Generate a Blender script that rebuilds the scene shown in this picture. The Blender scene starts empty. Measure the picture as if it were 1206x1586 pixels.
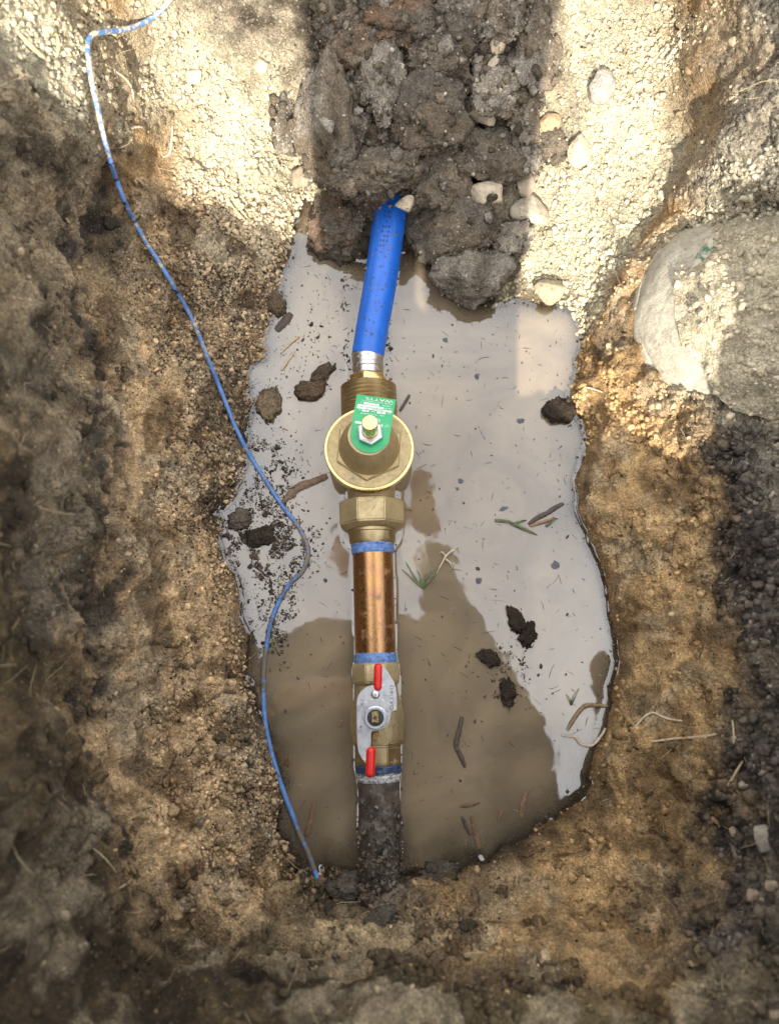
import bpy, bmesh, math, random
import numpy as np
from mathutils import Vector, Matrix, Euler
from mathutils.bvhtree import BVHTree

random.seed(7)
rng = np.random.default_rng(11)
S = bpy.context.scene
COL = S.collection

# ------------------------------------------------------------------ camera, sky, sun, exposure
H = 0.85                     # camera height above the standing water (m)
TILT = math.radians(12.0)    # the view leans this far forward from straight down
FPX, CX, CY = 1145.0, 603.0, 793.0
cam = bpy.data.cameras.new("camera")
cam.sensor_fit = 'VERTICAL'; cam.sensor_height = 36.0; cam.sensor_width = 36.0
cam.lens = FPX / 1586.0 * 36.0
cam.clip_start = 0.02; cam.clip_end = 500.0
cam.dof.use_dof = True; cam.dof.focus_distance = 0.84; cam.dof.aperture_fstop = 3.4
cam_o = bpy.data.objects.new("camera", cam); COL.objects.link(cam_o)
cam_o.location = (0, 0, H); cam_o.rotation_euler = (TILT, 0, 0)
S.camera = cam_o

SUN_EL, SUN_AZ = math.radians(33.0), math.radians(-0.5)   # sun behind the photographer
sun = bpy.data.lights.new("sun", 'SUN'); sun.energy = 4.3; sun.angle = math.radians(0.5); sun.color = (1.0, 0.93, 0.82)
sun_o = bpy.data.objects.new("sun", sun); COL.objects.link(sun_o)
to_sun = Vector((math.sin(SUN_AZ) * math.cos(SUN_EL), -math.cos(SUN_AZ) * math.cos(SUN_EL), math.sin(SUN_EL)))
sun_o.rotation_euler = to_sun.to_track_quat('Z', 'Y').to_euler(); sun_o.location = to_sun * 5

W_ = bpy.data.worlds.new("World"); S.world = W_; W_.use_nodes = True
nt = W_.node_tree; nt.nodes.clear()
sky = nt.nodes.new("ShaderNodeTexSky"); sky.sky_type = 'NISHITA'; sky.sun_disc = False
sky.sun_elevation = SUN_EL; sky.sun_rotation = math.pi - SUN_AZ
sky.dust_density = 3.0; sky.air_density = 1.0; sky.ozone_density = 1.0
tc = nt.nodes.new("ShaderNodeTexCoord")
cn = nt.nodes.new("ShaderNodeTexNoise"); cn.inputs["Scale"].default_value = 2.2; cn.inputs["Detail"].default_value = 6
cr = nt.nodes.new("ShaderNodeMapRange"); cr.inputs[1].default_value = 0.38; cr.inputs[2].default_value = 0.62
cr.inputs[3].default_value = 0.35; cr.inputs[4].default_value = 0.75
mx = nt.nodes.new("ShaderNodeMix"); mx.data_type = 'RGBA'
mx.inputs[7].default_value = (11.9, 11.9, 11.9, 1)            # thin bright cloud
bg = nt.nodes.new("ShaderNodeBackground"); bg.inputs[1].default_value = 0.15
ow = nt.nodes.new("ShaderNodeOutputWorld")
L = nt.links.new
L(tc.outputs["Generated"], cn.inputs["Vector"]); L(cn.outputs["Fac"], cr.inputs[0])
L(cr.outputs[0], mx.inputs[0]); L(sky.outputs[0], mx.inputs[6]); L(mx.outputs[2], bg.inputs[0]); L(bg.outputs[0], ow.inputs[0])
S.view_settings.view_transform = 'Standard'; S.view_settings.look = 'None'
S.view_settings.gamma = 1.0; S.view_settings.use_curve_mapping = False
S.view_settings.exposure = 1.42
S.render.engine = 'CYCLES'
S.cycles.use_denoising = True
S.cycles.max_bounces = 6; S.cycles.diffuse_bounces = 3; S.cycles.glossy_bounces = 3
S.cycles.transparent_max_bounces = 6

# ------------------------------------------------------------------ helpers
ct, st = math.cos(TILT), math.sin(TILT)
def ray(px, py):
    u, v = (px - CX) / FPX, (CY - py) / FPX
    return Vector((u, v * ct + st, v * st - ct))
def W(px, py, z):
    d = ray(px, py); k = (z - H) / d.z
    return Vector((d.x * k, d.y * k, z))
def depth_at(py, z):
    return (H - z) / (ct - (CY - py) / FPX * st)
def mm(px, py, z=0.0):
    """metres that px photo pixels span at this row and height"""
    return px / FPX * depth_at(py, z)

def tag(o, label=None, cat=None, group=None, kind=None):
    if label: o["label"] = label
    if cat: o["category"] = cat
    if group: o["group"] = group
    if kind: o["kind"] = kind
    return o
def link(name, me, parent=None):
    o = bpy.data.objects.new(name, me); COL.objects.link(o)
    if parent is not None: o.parent = parent
    return o
def obj_bm(name, bm, mats, parent=None, smooth=None):
    me = bpy.data.meshes.new(name); bm.normal_update(); bm.to_mesh(me); bm.free()
    for m in (mats if isinstance(mats, (list, tuple)) else [mats]): me.materials.append(m)
    if smooth is not None:
        me.polygons.foreach_set("use_smooth", [True] * len(me.polygons))
        if smooth < 3.1: me.set_sharp_from_angle(angle=smooth)
    return link(name, me, parent)
def empty(name, loc):
    o = bpy.data.objects.new(name, None); COL.objects.link(o); o.location = loc; o.empty_display_size = 0.02
    return o
def mesh_np(name, verts, tris, mats, color=None, smooth=False, parent=None, mat_idx=None):
    """verts (n,3), faces (m,k) numpy -> object, fast"""
    me = bpy.data.meshes.new(name)
    n, (m, k) = len(verts), tris.shape
    me.vertices.add(n); me.vertices.foreach_set("co", np.ascontiguousarray(verts, np.float32).ravel())
    me.loops.add(m * k); me.loops.foreach_set("vertex_index", np.ascontiguousarray(tris, np.int32).ravel())
    me.polygons.add(m); me.polygons.foreach_set("loop_start", np.arange(0, m * k, k, dtype=np.int32))
    me.polygons.foreach_set("loop_total", np.full(m, k, np.int32))
    if smooth: me.polygons.foreach_set("use_smooth", np.ones(m, bool))
    for mt in (mats if isinstance(mats, (list, tuple)) else [mats]): me.materials.append(mt)
    if mat_idx is not None: me.polygons.foreach_set("material_index", np.ascontiguousarray(mat_idx, np.int32))
    me.update(calc_edges=True)
    if color is not None:
        for nm, arr in color.items():
            if arr.ndim == 2:
                a = me.attributes.new(nm, 'FLOAT_COLOR', 'POINT')
                c = np.ones((n, 4), np.float32); c[:, :3] = arr; a.data.foreach_set("color", c.ravel())
            else:
                a = me.attributes.new(nm, 'FLOAT', 'POINT'); a.data.foreach_set("value", arr.astype(np.float32))
    return link(name, me, parent)

# ------------------------------------------------------------------ numpy noise
def _h(ix, iy, iz, s):
    h = (ix.astype(np.uint32) * np.uint32(374761393) + iy.astype(np.uint32) * np.uint32(668265263)
         + iz.astype(np.uint32) * np.uint32(2147483647) + np.uint32(s * 1274126177 & 0xffffffff))
    h = (h ^ (h >> np.uint32(13))) * np.uint32(1274126177)
    h = (h ^ (h >> np.uint32(16))) * np.uint32(2246822519)
    return h ^ (h >> np.uint32(15))
def vnoise(p, s=0):
    """value noise in -1..1 with quintic fade"""
    i = np.floor(p).astype(np.int32); f = (p - i).astype(np.float32)
    w = f * f * f * (f * (f * 6 - 15) + 10)
    r = np.zeros(len(p), np.float32)
    for c in range(8):
        a, b, d = c & 1, c >> 1 & 1, c >> 2 & 1
        g = _h(i[:, 0] + a, i[:, 1] + b, i[:, 2] + d, s).astype(np.float32) * np.float32(2.0 / 4294967295.0) - 1
        wx = w[:, 0] if a else 1 - w[:, 0]; wy = w[:, 1] if b else 1 - w[:, 1]; wz = w[:, 2] if d else 1 - w[:, 2]
        r += g * wx * wy * wz
    return r
def fbm(p, o=3, s=0):
    r = np.zeros(len(p), np.float32); a = 1.0
    for k in range(o):
        r += a * vnoise(p * (2.03 ** k) + 7.3 * k, s + k); a *= 0.5
    return r
def worley(p, s=0):
    """distance to the nearest of the jittered points (8 cells) and that cell's random value"""
    q = p - 0.5; i = np.floor(q).astype(np.int32)
    best = np.full(len(p), 9.0, np.float32); val = np.zeros(len(p), np.float32)
    for c in range(8):
        ix, iy, iz = i[:, 0] + (c & 1), i[:, 1] + (c >> 1 & 1), i[:, 2] + (c >> 2 & 1)
        h = _h(ix, iy, iz, s)
        jx = (h & np.uint32(1023)).astype(np.float32) / 1023; jy = (h >> np.uint32(10) & np.uint32(1023)).astype(np.float32) / 1023
        jz = (h >> np.uint32(20) & np.uint32(1023)).astype(np.float32) / 1023
        d = (ix + .15 + .7 * jx - p[:, 0]) ** 2 + (iy + .15 + .7 * jy - p[:, 1]) ** 2 + (iz + .15 + .7 * jz - p[:, 2]) ** 2
        m = d < best; best[m] = d[m]; val[m] = jx[m]
    return np.sqrt(best), val

# ------------------------------------------------------------------ materials
def mat(name):
    m = bpy.data.materials.new(name); m.use_nodes = True
    t = m.node_tree; t.nodes.clear()
    o = t.nodes.new("ShaderNodeOutputMaterial"); b = t.nodes.new("ShaderNodeBsdfPrincipled")
    t.links.new(b.outputs[0], o.inputs[0])
    return m, t, b
def N(t, kind, **kw):
    n = t.nodes.new(kind)
    for k, v in kw.items():
        if k.startswith("i_"): n.inputs[k[2:].replace("_", " ")].default_value = v
        else: setattr(n, k, v)
    return n
def noise(t, vec, scale, detail=4, rough=0.6):
    n = N(t, "ShaderNodeTexNoise"); n.inputs["Scale"].default_value = scale
    n.inputs["Detail"].default_value = detail; n.inputs["Roughness"].default_value = rough
    t.links.new(vec, n.inputs["Vector"]); return n.outputs["Fac"]
def rng_node(t, val, a, b, c=0.0, d=1.0):
    n = N(t, "ShaderNodeMapRange")
    n.inputs[1].default_value, n.inputs[2].default_value, n.inputs[3].default_value, n.inputs[4].default_value = a, b, c, d
    t.links.new(val, n.inputs[0]); return n.outputs[0]
def mixc(t, fac, a, b, blend='MIX'):
    n = N(t, "ShaderNodeMix", data_type='RGBA', blend_type=blend)
    for s, v in ((0, fac), (6, a), (7, b)):
        if isinstance(v, (int, float)): n.inputs[s].default_value = v
        elif isinstance(v, tuple): n.inputs[s].default_value = (*v, 1) if len(v) == 3 else v
        else: t.links.new(v, n.inputs[s])
    return n.outputs[2]
def math_(t, op, a, b=0.0):
    n = N(t, "ShaderNodeMath", operation=op)
    for s, v in ((0, a), (1, b)):
        if isinstance(v, (int, float)): n.inputs[s].default_value = v
        else: t.links.new(v, n.inputs[s])
    return n.outputs[0]
def bump(t, b, h, strength, dist):
    n = N(t, "ShaderNodeBump"); n.inputs["Strength"].default_value = strength; n.inputs["Distance"].default_value = dist
    t.links.new(h, n.inputs["Height"]); t.links.new(n.outputs[0], b.inputs["Normal"])
def pos(t): return N(t, "ShaderNodeNewGeometry").outputs["Position"]
def objc(t): return N(t, "ShaderNodeTexCoord").outputs["Object"]

def soil_material():
    m, t, b = mat("soil")
    P = pos(t)
    tint = N(t, "ShaderNodeAttribute", attribute_name="tint").outputs["Color"]
    speck = N(t, "ShaderNodeAttribute", attribute_name="speck").outputs["Fac"]
    wet = N(t, "ShaderNodeAttribute", attribute_name="wet").outputs["Fac"]
    v = rng_node(t, noise(t, P, 60, 5), 0.3, 0.7, 0.62, 1.3)
    c = mixc(t, 1.0, tint, v, 'MULTIPLY')
    v2 = rng_node(t, noise(t, P, 420, 3), 0.3, 0.7, 0.55, 1.4)
    c = mixc(t, 1.0, c, v2, 'MULTIPLY')
    # dark humus crumbs and pale grains mixed through the soil
    dk = rng_node(t, noise(t, P, 230, 4, 0.7), 0.50, 0.60)
    dk = math_(t, 'MULTIPLY', dk, speck)
    c = mixc(t, dk, c, (0.035, 0.028, 0.022))
    vo = N(t, "ShaderNodeTexVoronoi"); vo.inputs["Scale"].default_value = 420; t.links.new(P, vo.inputs["Vector"])
    sel = rng_node(t, vo.outputs["Color"], 0.78, 0.80)
    core = rng_node(t, vo.outputs["Distance"], 0.42, 0.30)
    pg = math_(t, 'MULTIPLY', math_(t, 'MULTIPLY', sel, core), 0.35)
    c = mixc(t, pg, c, mixc(t, 0.75, tint, (0.48, 0.42, 0.33)))
    dark = mixc(t, 1.0, c, (0.40, 0.36, 0.32), 'MULTIPLY')
    c = mixc(t, wet, c, dark)
    t.links.new(c, b.inputs["Base Color"])
    t.links.new(rng_node(t, wet, 0, 1, 0.95, 0.35), b.inputs["Roughness"])
    b.inputs["Specular IOR Level"].default_value = 0.3
    h = math_(t, 'ADD', noise(t, P, 500, 5, 0.7), math_(t, 'MULTIPLY', vo.outputs["Distance"], -0.5))
    bump(t, b, h, 1.0, 0.0034)
    return m
SOIL = soil_material()
def grain_material():
    m, t, b = mat("grain")
    tint = N(t, "ShaderNodeAttribute", attribute_name="tint").outputs["Color"]
    P = pos(t)
    c = mixc(t, 1.0, tint, rng_node(t, noise(t, P, 350, 4), 0.3, 0.7, 0.6, 1.35), 'MULTIPLY')
    t.links.new(c, b.inputs["Base Color"]); b.inputs["Roughness"].default_value = 0.9
    b.inputs["Specular IOR Level"].default_value = 0.3
    bump(t, b, noise(t, P, 700, 4, 0.7), 0.8, 0.0012)
    return m
GRAIN = grain_material()

# ------------------------------------------------------------------ the trench: one continuous sheet of ground
# zone: albedo, dark speckle, lump (coarse relief), crumb (fine relief)
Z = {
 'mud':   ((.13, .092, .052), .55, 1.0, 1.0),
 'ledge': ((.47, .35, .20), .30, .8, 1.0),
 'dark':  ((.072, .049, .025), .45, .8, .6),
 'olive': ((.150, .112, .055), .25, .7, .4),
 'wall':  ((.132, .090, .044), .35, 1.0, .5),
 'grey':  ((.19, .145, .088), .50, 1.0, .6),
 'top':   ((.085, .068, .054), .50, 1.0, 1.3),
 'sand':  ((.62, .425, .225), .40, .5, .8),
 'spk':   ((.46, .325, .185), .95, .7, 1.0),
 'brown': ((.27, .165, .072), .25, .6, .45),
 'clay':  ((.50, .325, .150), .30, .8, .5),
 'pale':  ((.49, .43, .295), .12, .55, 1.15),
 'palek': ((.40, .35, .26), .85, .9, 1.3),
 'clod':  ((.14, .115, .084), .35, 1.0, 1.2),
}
SPOKES = [
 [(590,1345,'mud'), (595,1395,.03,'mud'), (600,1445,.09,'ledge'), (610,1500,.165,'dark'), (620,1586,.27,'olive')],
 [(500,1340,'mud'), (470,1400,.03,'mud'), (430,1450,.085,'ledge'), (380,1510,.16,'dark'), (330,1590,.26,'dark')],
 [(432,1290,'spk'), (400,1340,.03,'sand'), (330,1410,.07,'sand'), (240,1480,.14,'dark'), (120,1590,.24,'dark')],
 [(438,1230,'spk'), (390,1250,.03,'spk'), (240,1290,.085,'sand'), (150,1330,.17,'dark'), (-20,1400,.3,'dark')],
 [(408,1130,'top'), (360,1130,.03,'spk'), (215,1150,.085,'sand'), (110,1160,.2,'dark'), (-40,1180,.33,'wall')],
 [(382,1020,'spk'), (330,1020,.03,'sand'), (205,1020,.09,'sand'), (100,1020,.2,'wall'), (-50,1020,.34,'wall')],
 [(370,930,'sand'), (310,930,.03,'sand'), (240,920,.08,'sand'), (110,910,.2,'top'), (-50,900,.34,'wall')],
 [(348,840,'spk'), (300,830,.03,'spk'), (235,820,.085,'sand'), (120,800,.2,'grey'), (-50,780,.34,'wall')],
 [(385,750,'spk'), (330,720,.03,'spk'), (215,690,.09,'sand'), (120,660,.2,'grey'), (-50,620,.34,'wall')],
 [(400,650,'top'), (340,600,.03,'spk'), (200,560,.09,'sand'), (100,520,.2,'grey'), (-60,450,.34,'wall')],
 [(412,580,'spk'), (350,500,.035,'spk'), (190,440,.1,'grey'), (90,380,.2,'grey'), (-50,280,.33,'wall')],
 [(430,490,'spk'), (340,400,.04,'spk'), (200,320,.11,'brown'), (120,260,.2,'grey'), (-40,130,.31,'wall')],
 [(445,400,'spk'), (340,310,.045,'pale'), (215,220,.12,'brown'), (150,140,.22,'pale'), (0,20,.3,'pale')],
 [(460,350,'pale'), (370,230,.055,'pale'), (240,100,.13,'pale'), (180,40,.22,'brown'), (100,-60,.3,'pale')],
 [(478,315,'pale'), (420,180,.065,'pale'), (320,40,.14,'pale'), (240,-60,.2,'pale'), (180,-150,.28,'pale')],
 [(505,385,'clod'), (490,230,.06,'clod'), (470,100,.12,'clod'), (440,0,.17,'clod'), (400,-150,.24,'pale')],
 [(560,392,'clod'), (580,260,.075,'clod'), (590,130,.13,'clod'), (600,0,.17,'clod'), (600,-160,.25,'clod')],
 [(640,385,'clod'), (660,260,.075,'clod'), (680,130,.13,'clod'), (690,0,.17,'clod'), (700,-160,.25,'clod')],
 [(740,475,'clod'), (760,300,.06,'clod'), (780,150,.12,'clod'), (800,0,.17,'clod'), (820,-160,.25,'clod')],
 [(800,470,'pale'), (840,300,.05,'pale'), (880,150,.11,'pale'), (910,0,.16,'pale'), (940,-150,.24,'pale')],
 [(850,465,'pale'), (910,320,.05,'pale'), (970,180,.1,'pale'), (1030,32,.13,'pale'), (1085,-40,.28,'brown')],
 [(885,490,'pale'), (950,370,.05,'pale'), (1038,226,.088,'pale'), (1088,145,.25,'brown'), (1206,20,.29,'palek')],
 [(897,530,'pale'), (940,440,.04,'pale'), (1030,330,.075,'brown'), (1106,284,.21,'palek'), (1260,180,.28,'palek')],
 [(890,570,'clay'), (915,510,.04,'brown'), (985,430,.075,'brown'), (1075,400,.09,'pale'), (1290,350,.20,'pale')],
 [(885,610,'clay'), (910,590,.03,'clay'), (1000,560,.075,'brown'), (1090,560,.09,'pale'), (1310,540,.20,'pale')],
 [(905,690,'clay'), (940,690,.03,'clay'), (1050,690,.085,'clay'), (1130,690,.125,'top'), (1330,690,.19,'palek')],
 [(893,790,'clay'), (940,800,.03,'clay'), (1080,800,.1,'clay'), (1150,800,.14,'top'), (1330,800,.22,'top')],
 [(945,900,'clay'), (990,900,.03,'clay'), (1085,900,.085,'clay'), (1180,900,.145,'top'), (1330,900,.25,'top')],
 [(958,1000,'clay'), (1010,1005,.03,'clay'), (1095,1010,.09,'clay'), (1180,1010,.15,'top'), (1330,1010,.28,'top')],
 [(945,1130,'clay'), (985,1140,.03,'clay'), (1080,1160,.09,'clay'), (1170,1180,.15,'top'), (1330,1200,.28,'top')],
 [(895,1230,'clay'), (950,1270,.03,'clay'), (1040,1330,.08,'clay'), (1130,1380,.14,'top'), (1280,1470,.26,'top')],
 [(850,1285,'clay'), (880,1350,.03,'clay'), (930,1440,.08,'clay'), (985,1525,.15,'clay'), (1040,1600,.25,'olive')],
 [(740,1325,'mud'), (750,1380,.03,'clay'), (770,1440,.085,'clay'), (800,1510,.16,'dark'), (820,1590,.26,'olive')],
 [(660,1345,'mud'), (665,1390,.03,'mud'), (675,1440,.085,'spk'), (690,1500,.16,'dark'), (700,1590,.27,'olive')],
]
PCEN = W(640, 850, 0)
GROUND_Z = 0.44
# height of the bank's edge on each spoke: highest at the near left, lower on the right and at the far end
RIMZ = [.52, .60, .70, .74, .74, .68, .54, .46, .42, .39, .37, .36, .36, .38, .42, .42, .42, .42, .42, .42, .42, .40, .38, .37, .38, .37, .33, .36, .56, .48, .43, .41, .43, .47]
def build_controls():
    pts, cols, par = [], [], []
    for sp in SPOKES:
        a = W(sp[0][0], sp[0][1], 0.0); zone = [sp[0][2]]
        row = [PCEN.lerp(a, 0.1), PCEN.lerp(a, 0.75), a]; row[0].z = -0.07; row[1].z = -0.035
        zs = ['mud', 'mud', sp[0][2]]
        for (px, py, z, zn) in sp[1:]:
            row.append(W(px, py, z)); zs.append(zn)
        # keep the wall leaning outwards
        for k in range(3, len(row)):
            prev = row[k - 1]
            while (row[k] - PCEN).xy.length < (prev - PCEN).xy.length + 0.008 and row[k].z > 0:
                px, py = sp[k - 2][0], sp[k - 2][1]
                row[k] = W(px, py, row[k].z - 0.004)
        e = row[-1]; out = (e - PCEN).xy.normalized()
        gz_ = RIMZ[SPOKES.index(sp)]; up = gz_ - e.z
        lean = 0.048 if 26 <= SPOKES.index(sp) <= 31 else 0.02 + 0.22 * up
        rim = Vector((e.x + out.x * lean, e.y + out.y * lean, gz_))
        row += [rim, Vector((rim.x + out.x * 0.35, rim.y + out.y * 0.35, (gz_ + GROUND_Z) / 2))]
        zs += [zs[-1], 'palek']
        pts.append([tuple(p) for p in row])
        cols.append([Z[z][0] for z in zs]); par.append([Z[z][1:] for z in zs])
    return np.array(pts), np.array(cols), np.array(par)
CP, CC, CQ = build_controls()
NT_, NK = CP.shape[:2]

def crom(a, b, c, d, f):
    return b + 0.5 * f * (c - a + f * (2 * a - 5 * b + 4 * c - d + f * (3 * (b - c) + d - a)))
def eval_geo(t, s):
    """t in 0..NT_ periodic, s in 0..NK-1"""
    ti = np.floor(t).astype(int); tf = (t - ti)[:, None]
    si = np.clip(np.floor(s).astype(int), 0, NK - 2); sf = (s - si)[:, None]
    rows = []
    for k in (-1, 0, 1, 2):
        sk = np.clip(si + k, 0, NK - 1)
        rows.append(crom(*[CP[(ti + j) % NT_, sk] for j in (-1, 0, 1, 2)], tf))
    return crom(*rows, sf)
def eval_lin(A, t, s):
    ti = np.floor(t).astype(int); tf = (t - ti)[:, None]
    s = np.clip(s, 0, NK - 1.001); si = np.floor(s).astype(int); sf = (s - si)[:, None]
    g = lambda a, b: A[a % NT_, b]
    return (g(ti, si) * (1 - tf) + g(ti + 1, si) * tf) * (1 - sf) + (g(ti, si + 1) * (1 - tf) + g(ti + 1, si + 1) * tf) * sf

NA, NR = 1340, 520
# angular samples spread evenly along the ring two thirds up the wall; radial samples along the mean profile
tt = np.linspace(0, NT_, 6000, endpoint=False)
ring = eval_geo(tt, np.full(6000, 5.0)) ; ring2 = eval_geo(tt, np.full(6000, 3.0))
seg = np.linalg.norm(np.roll(ring, -1, 0) - ring, axis=1) + 0.6 * np.linalg.norm(np.roll(ring2, -1, 0) - ring2, axis=1)
cum = np.concatenate([[0], np.cumsum(seg)]); TA = np.interp(np.linspace(0, cum[-1], NA, endpoint=False), cum, np.append(tt, NT_))
lens = np.array([.3, .3, 1.15, 1.35, 1.25, 1.3, .6, .35]) ; sk = np.concatenate([[0], np.cumsum(lens)])
SA = np.interp(np.linspace(0, sk[-1], NR), sk, np.arange(NK))
T2, S2 = np.meshgrid(TA, SA, indexing='ij'); tf_, sf_ = T2.ravel(), S2.ravel()
base = eval_geo(tf_, sf_)
def normals(P):
    G = P.reshape(NA, NR, 3)
    da = np.roll(G, -1, 0) - np.roll(G, 1, 0); dr = np.empty_like(G)
    dr[:, 1:-1] = G[:, 2:] - G[:, :-2]; dr[:, 0] = G[:, 1] - G[:, 0]; dr[:, -1] = G[:, -1] - G[:, -2]
    n = np.cross(dr, da); n /= np.linalg.norm(n, axis=2, keepdims=True) + 1e-12
    return n.reshape(-1, 3)
n0 = normals(base)
if n0[:, 2].mean() < 0: n0 = -n0; FLIP = True
else: FLIP = False
b32 = base.astype(np.float32)
jit_t = fbm(b32 / 0.045, 3, 50) * 0.55; jit_s = fbm(b32 / 0.03, 4, 60) * 0.33 + fbm(b32 / 0.11, 2, 66) * 0.2
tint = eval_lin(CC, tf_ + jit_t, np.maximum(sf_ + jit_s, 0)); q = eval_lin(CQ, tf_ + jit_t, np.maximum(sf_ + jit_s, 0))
speck, lump, crumb = q[:, 0], q[:, 1].astype(np.float32), q[:, 2].astype(np.float32)
near = np.clip((sf_ - 1.3) / 1.3, 0.2, 1).astype(np.float32)
outf = np.clip((sf_ - 6.6) / 1.4, 0, 1)
d = near * lump * (0.014 * fbm(b32 / 0.085, 2, 1) + 0.0085 * fbm(b32 / 0.032, 2, 5))
ridge = 1 - np.abs(fbm(b32 / 0.05, 2, 9)); d += near * lump * 0.004 * (ridge - .6)
w1, v1 = worley(b32 / 0.0125, 3); d += near * crumb * 0.0044 * (0.5 - w1) * (0.4 + 1.2 * v1)
w2, v2 = worley(b32 / 0.0058, 4); d += (0.3 + 0.7 * near) * crumb * 0.0030 * (0.5 - w2) * (0.3 + 1.4 * v2)
d += (0.3 + 0.7 * near) * (0.3 + 0.7 * crumb) * 0.0009 * vnoise(b32 / 0.0032, 21)
# torn, blocky relief on the raw cut banks
raw = np.clip((lump - .75) * 4, 0, 1)
w3, v3 = worley(b32 / 0.034, 14); d += near * raw * (0.010 * (.5 - w3) * (.3 + v3) + 0.006 * fbm(b32 / 0.018, 3, 16))
pt = fbm(b32 / 0.030, 4, 81); tint = tint * (1 + raw[:, None] * np.clip(pt * .75, -.62, .8)[:, None])
pt2 = np.clip((fbm(b32 / 0.055, 3, 83) - .30) * 2.5, 0, 1) * raw; tint = tint * (1 - .38 * pt2[:, None]) + .38 * pt2[:, None] * np.array([.34, .275, .185])
pt3 = fbm(b32 / 0.07, 3, 85); tint = tint * (1 + .22 * pt3[:, None])
# lumps, pale crusts and damp stains on the slopes, coloured to deepen shading contrast
soft = np.clip(1 - raw, 0, 1) * ((tf_ < 11.5) | (tf_ > 22.5)) * np.clip((sf_ - 2.0) * 2, 0, 1)
g1 = fbm(b32 / .026, 3, 101); g2 = fbm(b32 / .011, 3, 103)
w4, v4 = worley(b32 / .021, 105)
d += soft * (.0065 * g1 + .0026 * g2 + .006 * (.45 - w4) * np.clip(v4 * 2 - .7, 0, 1))
d -= soft * .0075 * np.clip(1 - np.abs(fbm(b32 / .035, 3, 107)) / .055, 0, 1) * np.clip(fbm(b32 / .09, 2, 109) * 2 + .45, 0, 1)
cr1 = np.clip((fbm(b32 / .042, 4, 111) - .10) * 2.6, 0, 1) * soft; tint = tint * (1 - .6 * cr1[:, None]) + .6 * cr1[:, None] * np.array([.43, .345, .225])
st1 = np.clip((fbm(b32 / .034, 4, 113) - .22) * 3.0, 0, 1) * soft; tint = tint * (1 - .55 * st1[:, None] * np.array([1, 1.06, 1.12]))
tint = tint * (1 + .28 * soft[:, None] * g2[:, None])  # hollows darkened and bumps lightened in the colour, echoing shade
# crevice shade coloured black at the left bank's foot; black humus at the right lip
band = np.where((tf_ > 2.5) & (tf_ < 11.8), np.exp(-((sf_ + jit_s * .8 - 4.55) / .22) ** 2), 0) + np.where((tf_ > 24.6) & (tf_ < 31), .8 * np.exp(-((sf_ + jit_s - 4.75) / .4) ** 2), 0)
dark_pocket = np.clip(band * (1.0 + 2.2 * fbm(b32 / 0.028, 4, 91)) - .30, 0, 1)
tint = tint * (1 - .8 * dark_pocket[:, None]) + .8 * dark_pocket[:, None] * np.array([.035, .030, .026]); d -= .009 * dark_pocket * np.clip(.5 + fbm(b32 / .016, 2, 93), 0, 1.4)
# undercut below the near bank's ledge, its shade also put into the colour
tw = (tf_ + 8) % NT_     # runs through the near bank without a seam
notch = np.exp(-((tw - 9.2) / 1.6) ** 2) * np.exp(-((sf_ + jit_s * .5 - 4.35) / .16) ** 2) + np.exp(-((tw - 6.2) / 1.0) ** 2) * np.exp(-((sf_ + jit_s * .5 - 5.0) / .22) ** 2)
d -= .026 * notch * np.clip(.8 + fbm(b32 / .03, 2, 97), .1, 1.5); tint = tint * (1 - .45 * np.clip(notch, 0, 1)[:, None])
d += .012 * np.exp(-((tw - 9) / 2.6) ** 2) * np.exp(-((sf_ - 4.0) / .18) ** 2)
# cracks and torn hollows
ck = np.abs(fbm(b32 / 0.06, 3, 31)); crack = np.clip(1 - ck / 0.05, 0, 1) * np.clip(fbm(b32 / 0.12, 2, 35) * 2 + .2, 0, 1)
d -= near * crack * 0.007
d *= (1 - 0.5 * outf)
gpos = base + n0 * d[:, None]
n1 = normals(gpos); n1 = -n1 if FLIP else n1
wet = np.clip(1.0 - (gpos[:, 2] - 0.002) / (0.021 + 0.016 * fbm(b32 / 0.02, 2, 75)).clip(.004), 0, 1) ** 1.3
wet = np.clip(np.maximum(wet, np.clip((fbm(b32 / 0.05, 3, 71) - .25) * 1.2, 0, .6) * (crumb > .9) * (tint[:, 0] < .2)), 0, 1)
ia = np.arange(NA)[:, None]; ir = np.arange(NR - 1)[None, :]
v00 = (ia * NR + ir).ravel(); v10 = (((ia + 1) % NA) * NR + ir).ravel()
quads = np.stack([v00, v00 + 1, v10 + 1, v10], 1)
if not FLIP: quads = quads  # orientation checked below
e1 = gpos[quads[:, 1]] - gpos[quads[:, 0]]; e2 = gpos[quads[:, 3]] - gpos[quads[:, 0]]
if np.cross(e1, e2)[:, 2].mean() < 0: quads = quads[:, ::-1]
# outer apron to the horizon, welded to the last ring
last = np.arange(NA) * NR + NR - 1
extra, eq = [], []
prev = last; nb = len(gpos)
for R_, dz in ((1.6, .0), (3.5, .02), (9, .0), (40, -.1), (250, -.4)):
    c = gpos[last]; v = c[:, :2] - np.array(PCEN.xy); v /= np.linalg.norm(v, axis=1)[:, None]
    ringp = np.concatenate([np.array(PCEN.xy) + v * R_, np.full((NA, 1), GROUND_Z + .01 + dz)], 1)
    ringp[:, 2] += 0.02 * vnoise((ringp / 0.6).astype(np.float32), 8) * (R_ < 10)
    idx = nb + np.arange(NA); nb += NA; extra.append(ringp)
    eq.append(np.stack([prev, idx, np.roll(idx, -1), np.roll(prev, -1)], 1)); prev = idx
gall = np.concatenate([gpos] + extra); eq = np.concatenate(eq)
e1 = gall[eq[:, 1]] - gall[eq[:, 0]]; e2 = gall[eq[:, 3]] - gall[eq[:, 0]]
if np.cross(e1, e2)[:, 2].mean() < 0: eq = eq[:, ::-1]
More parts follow.
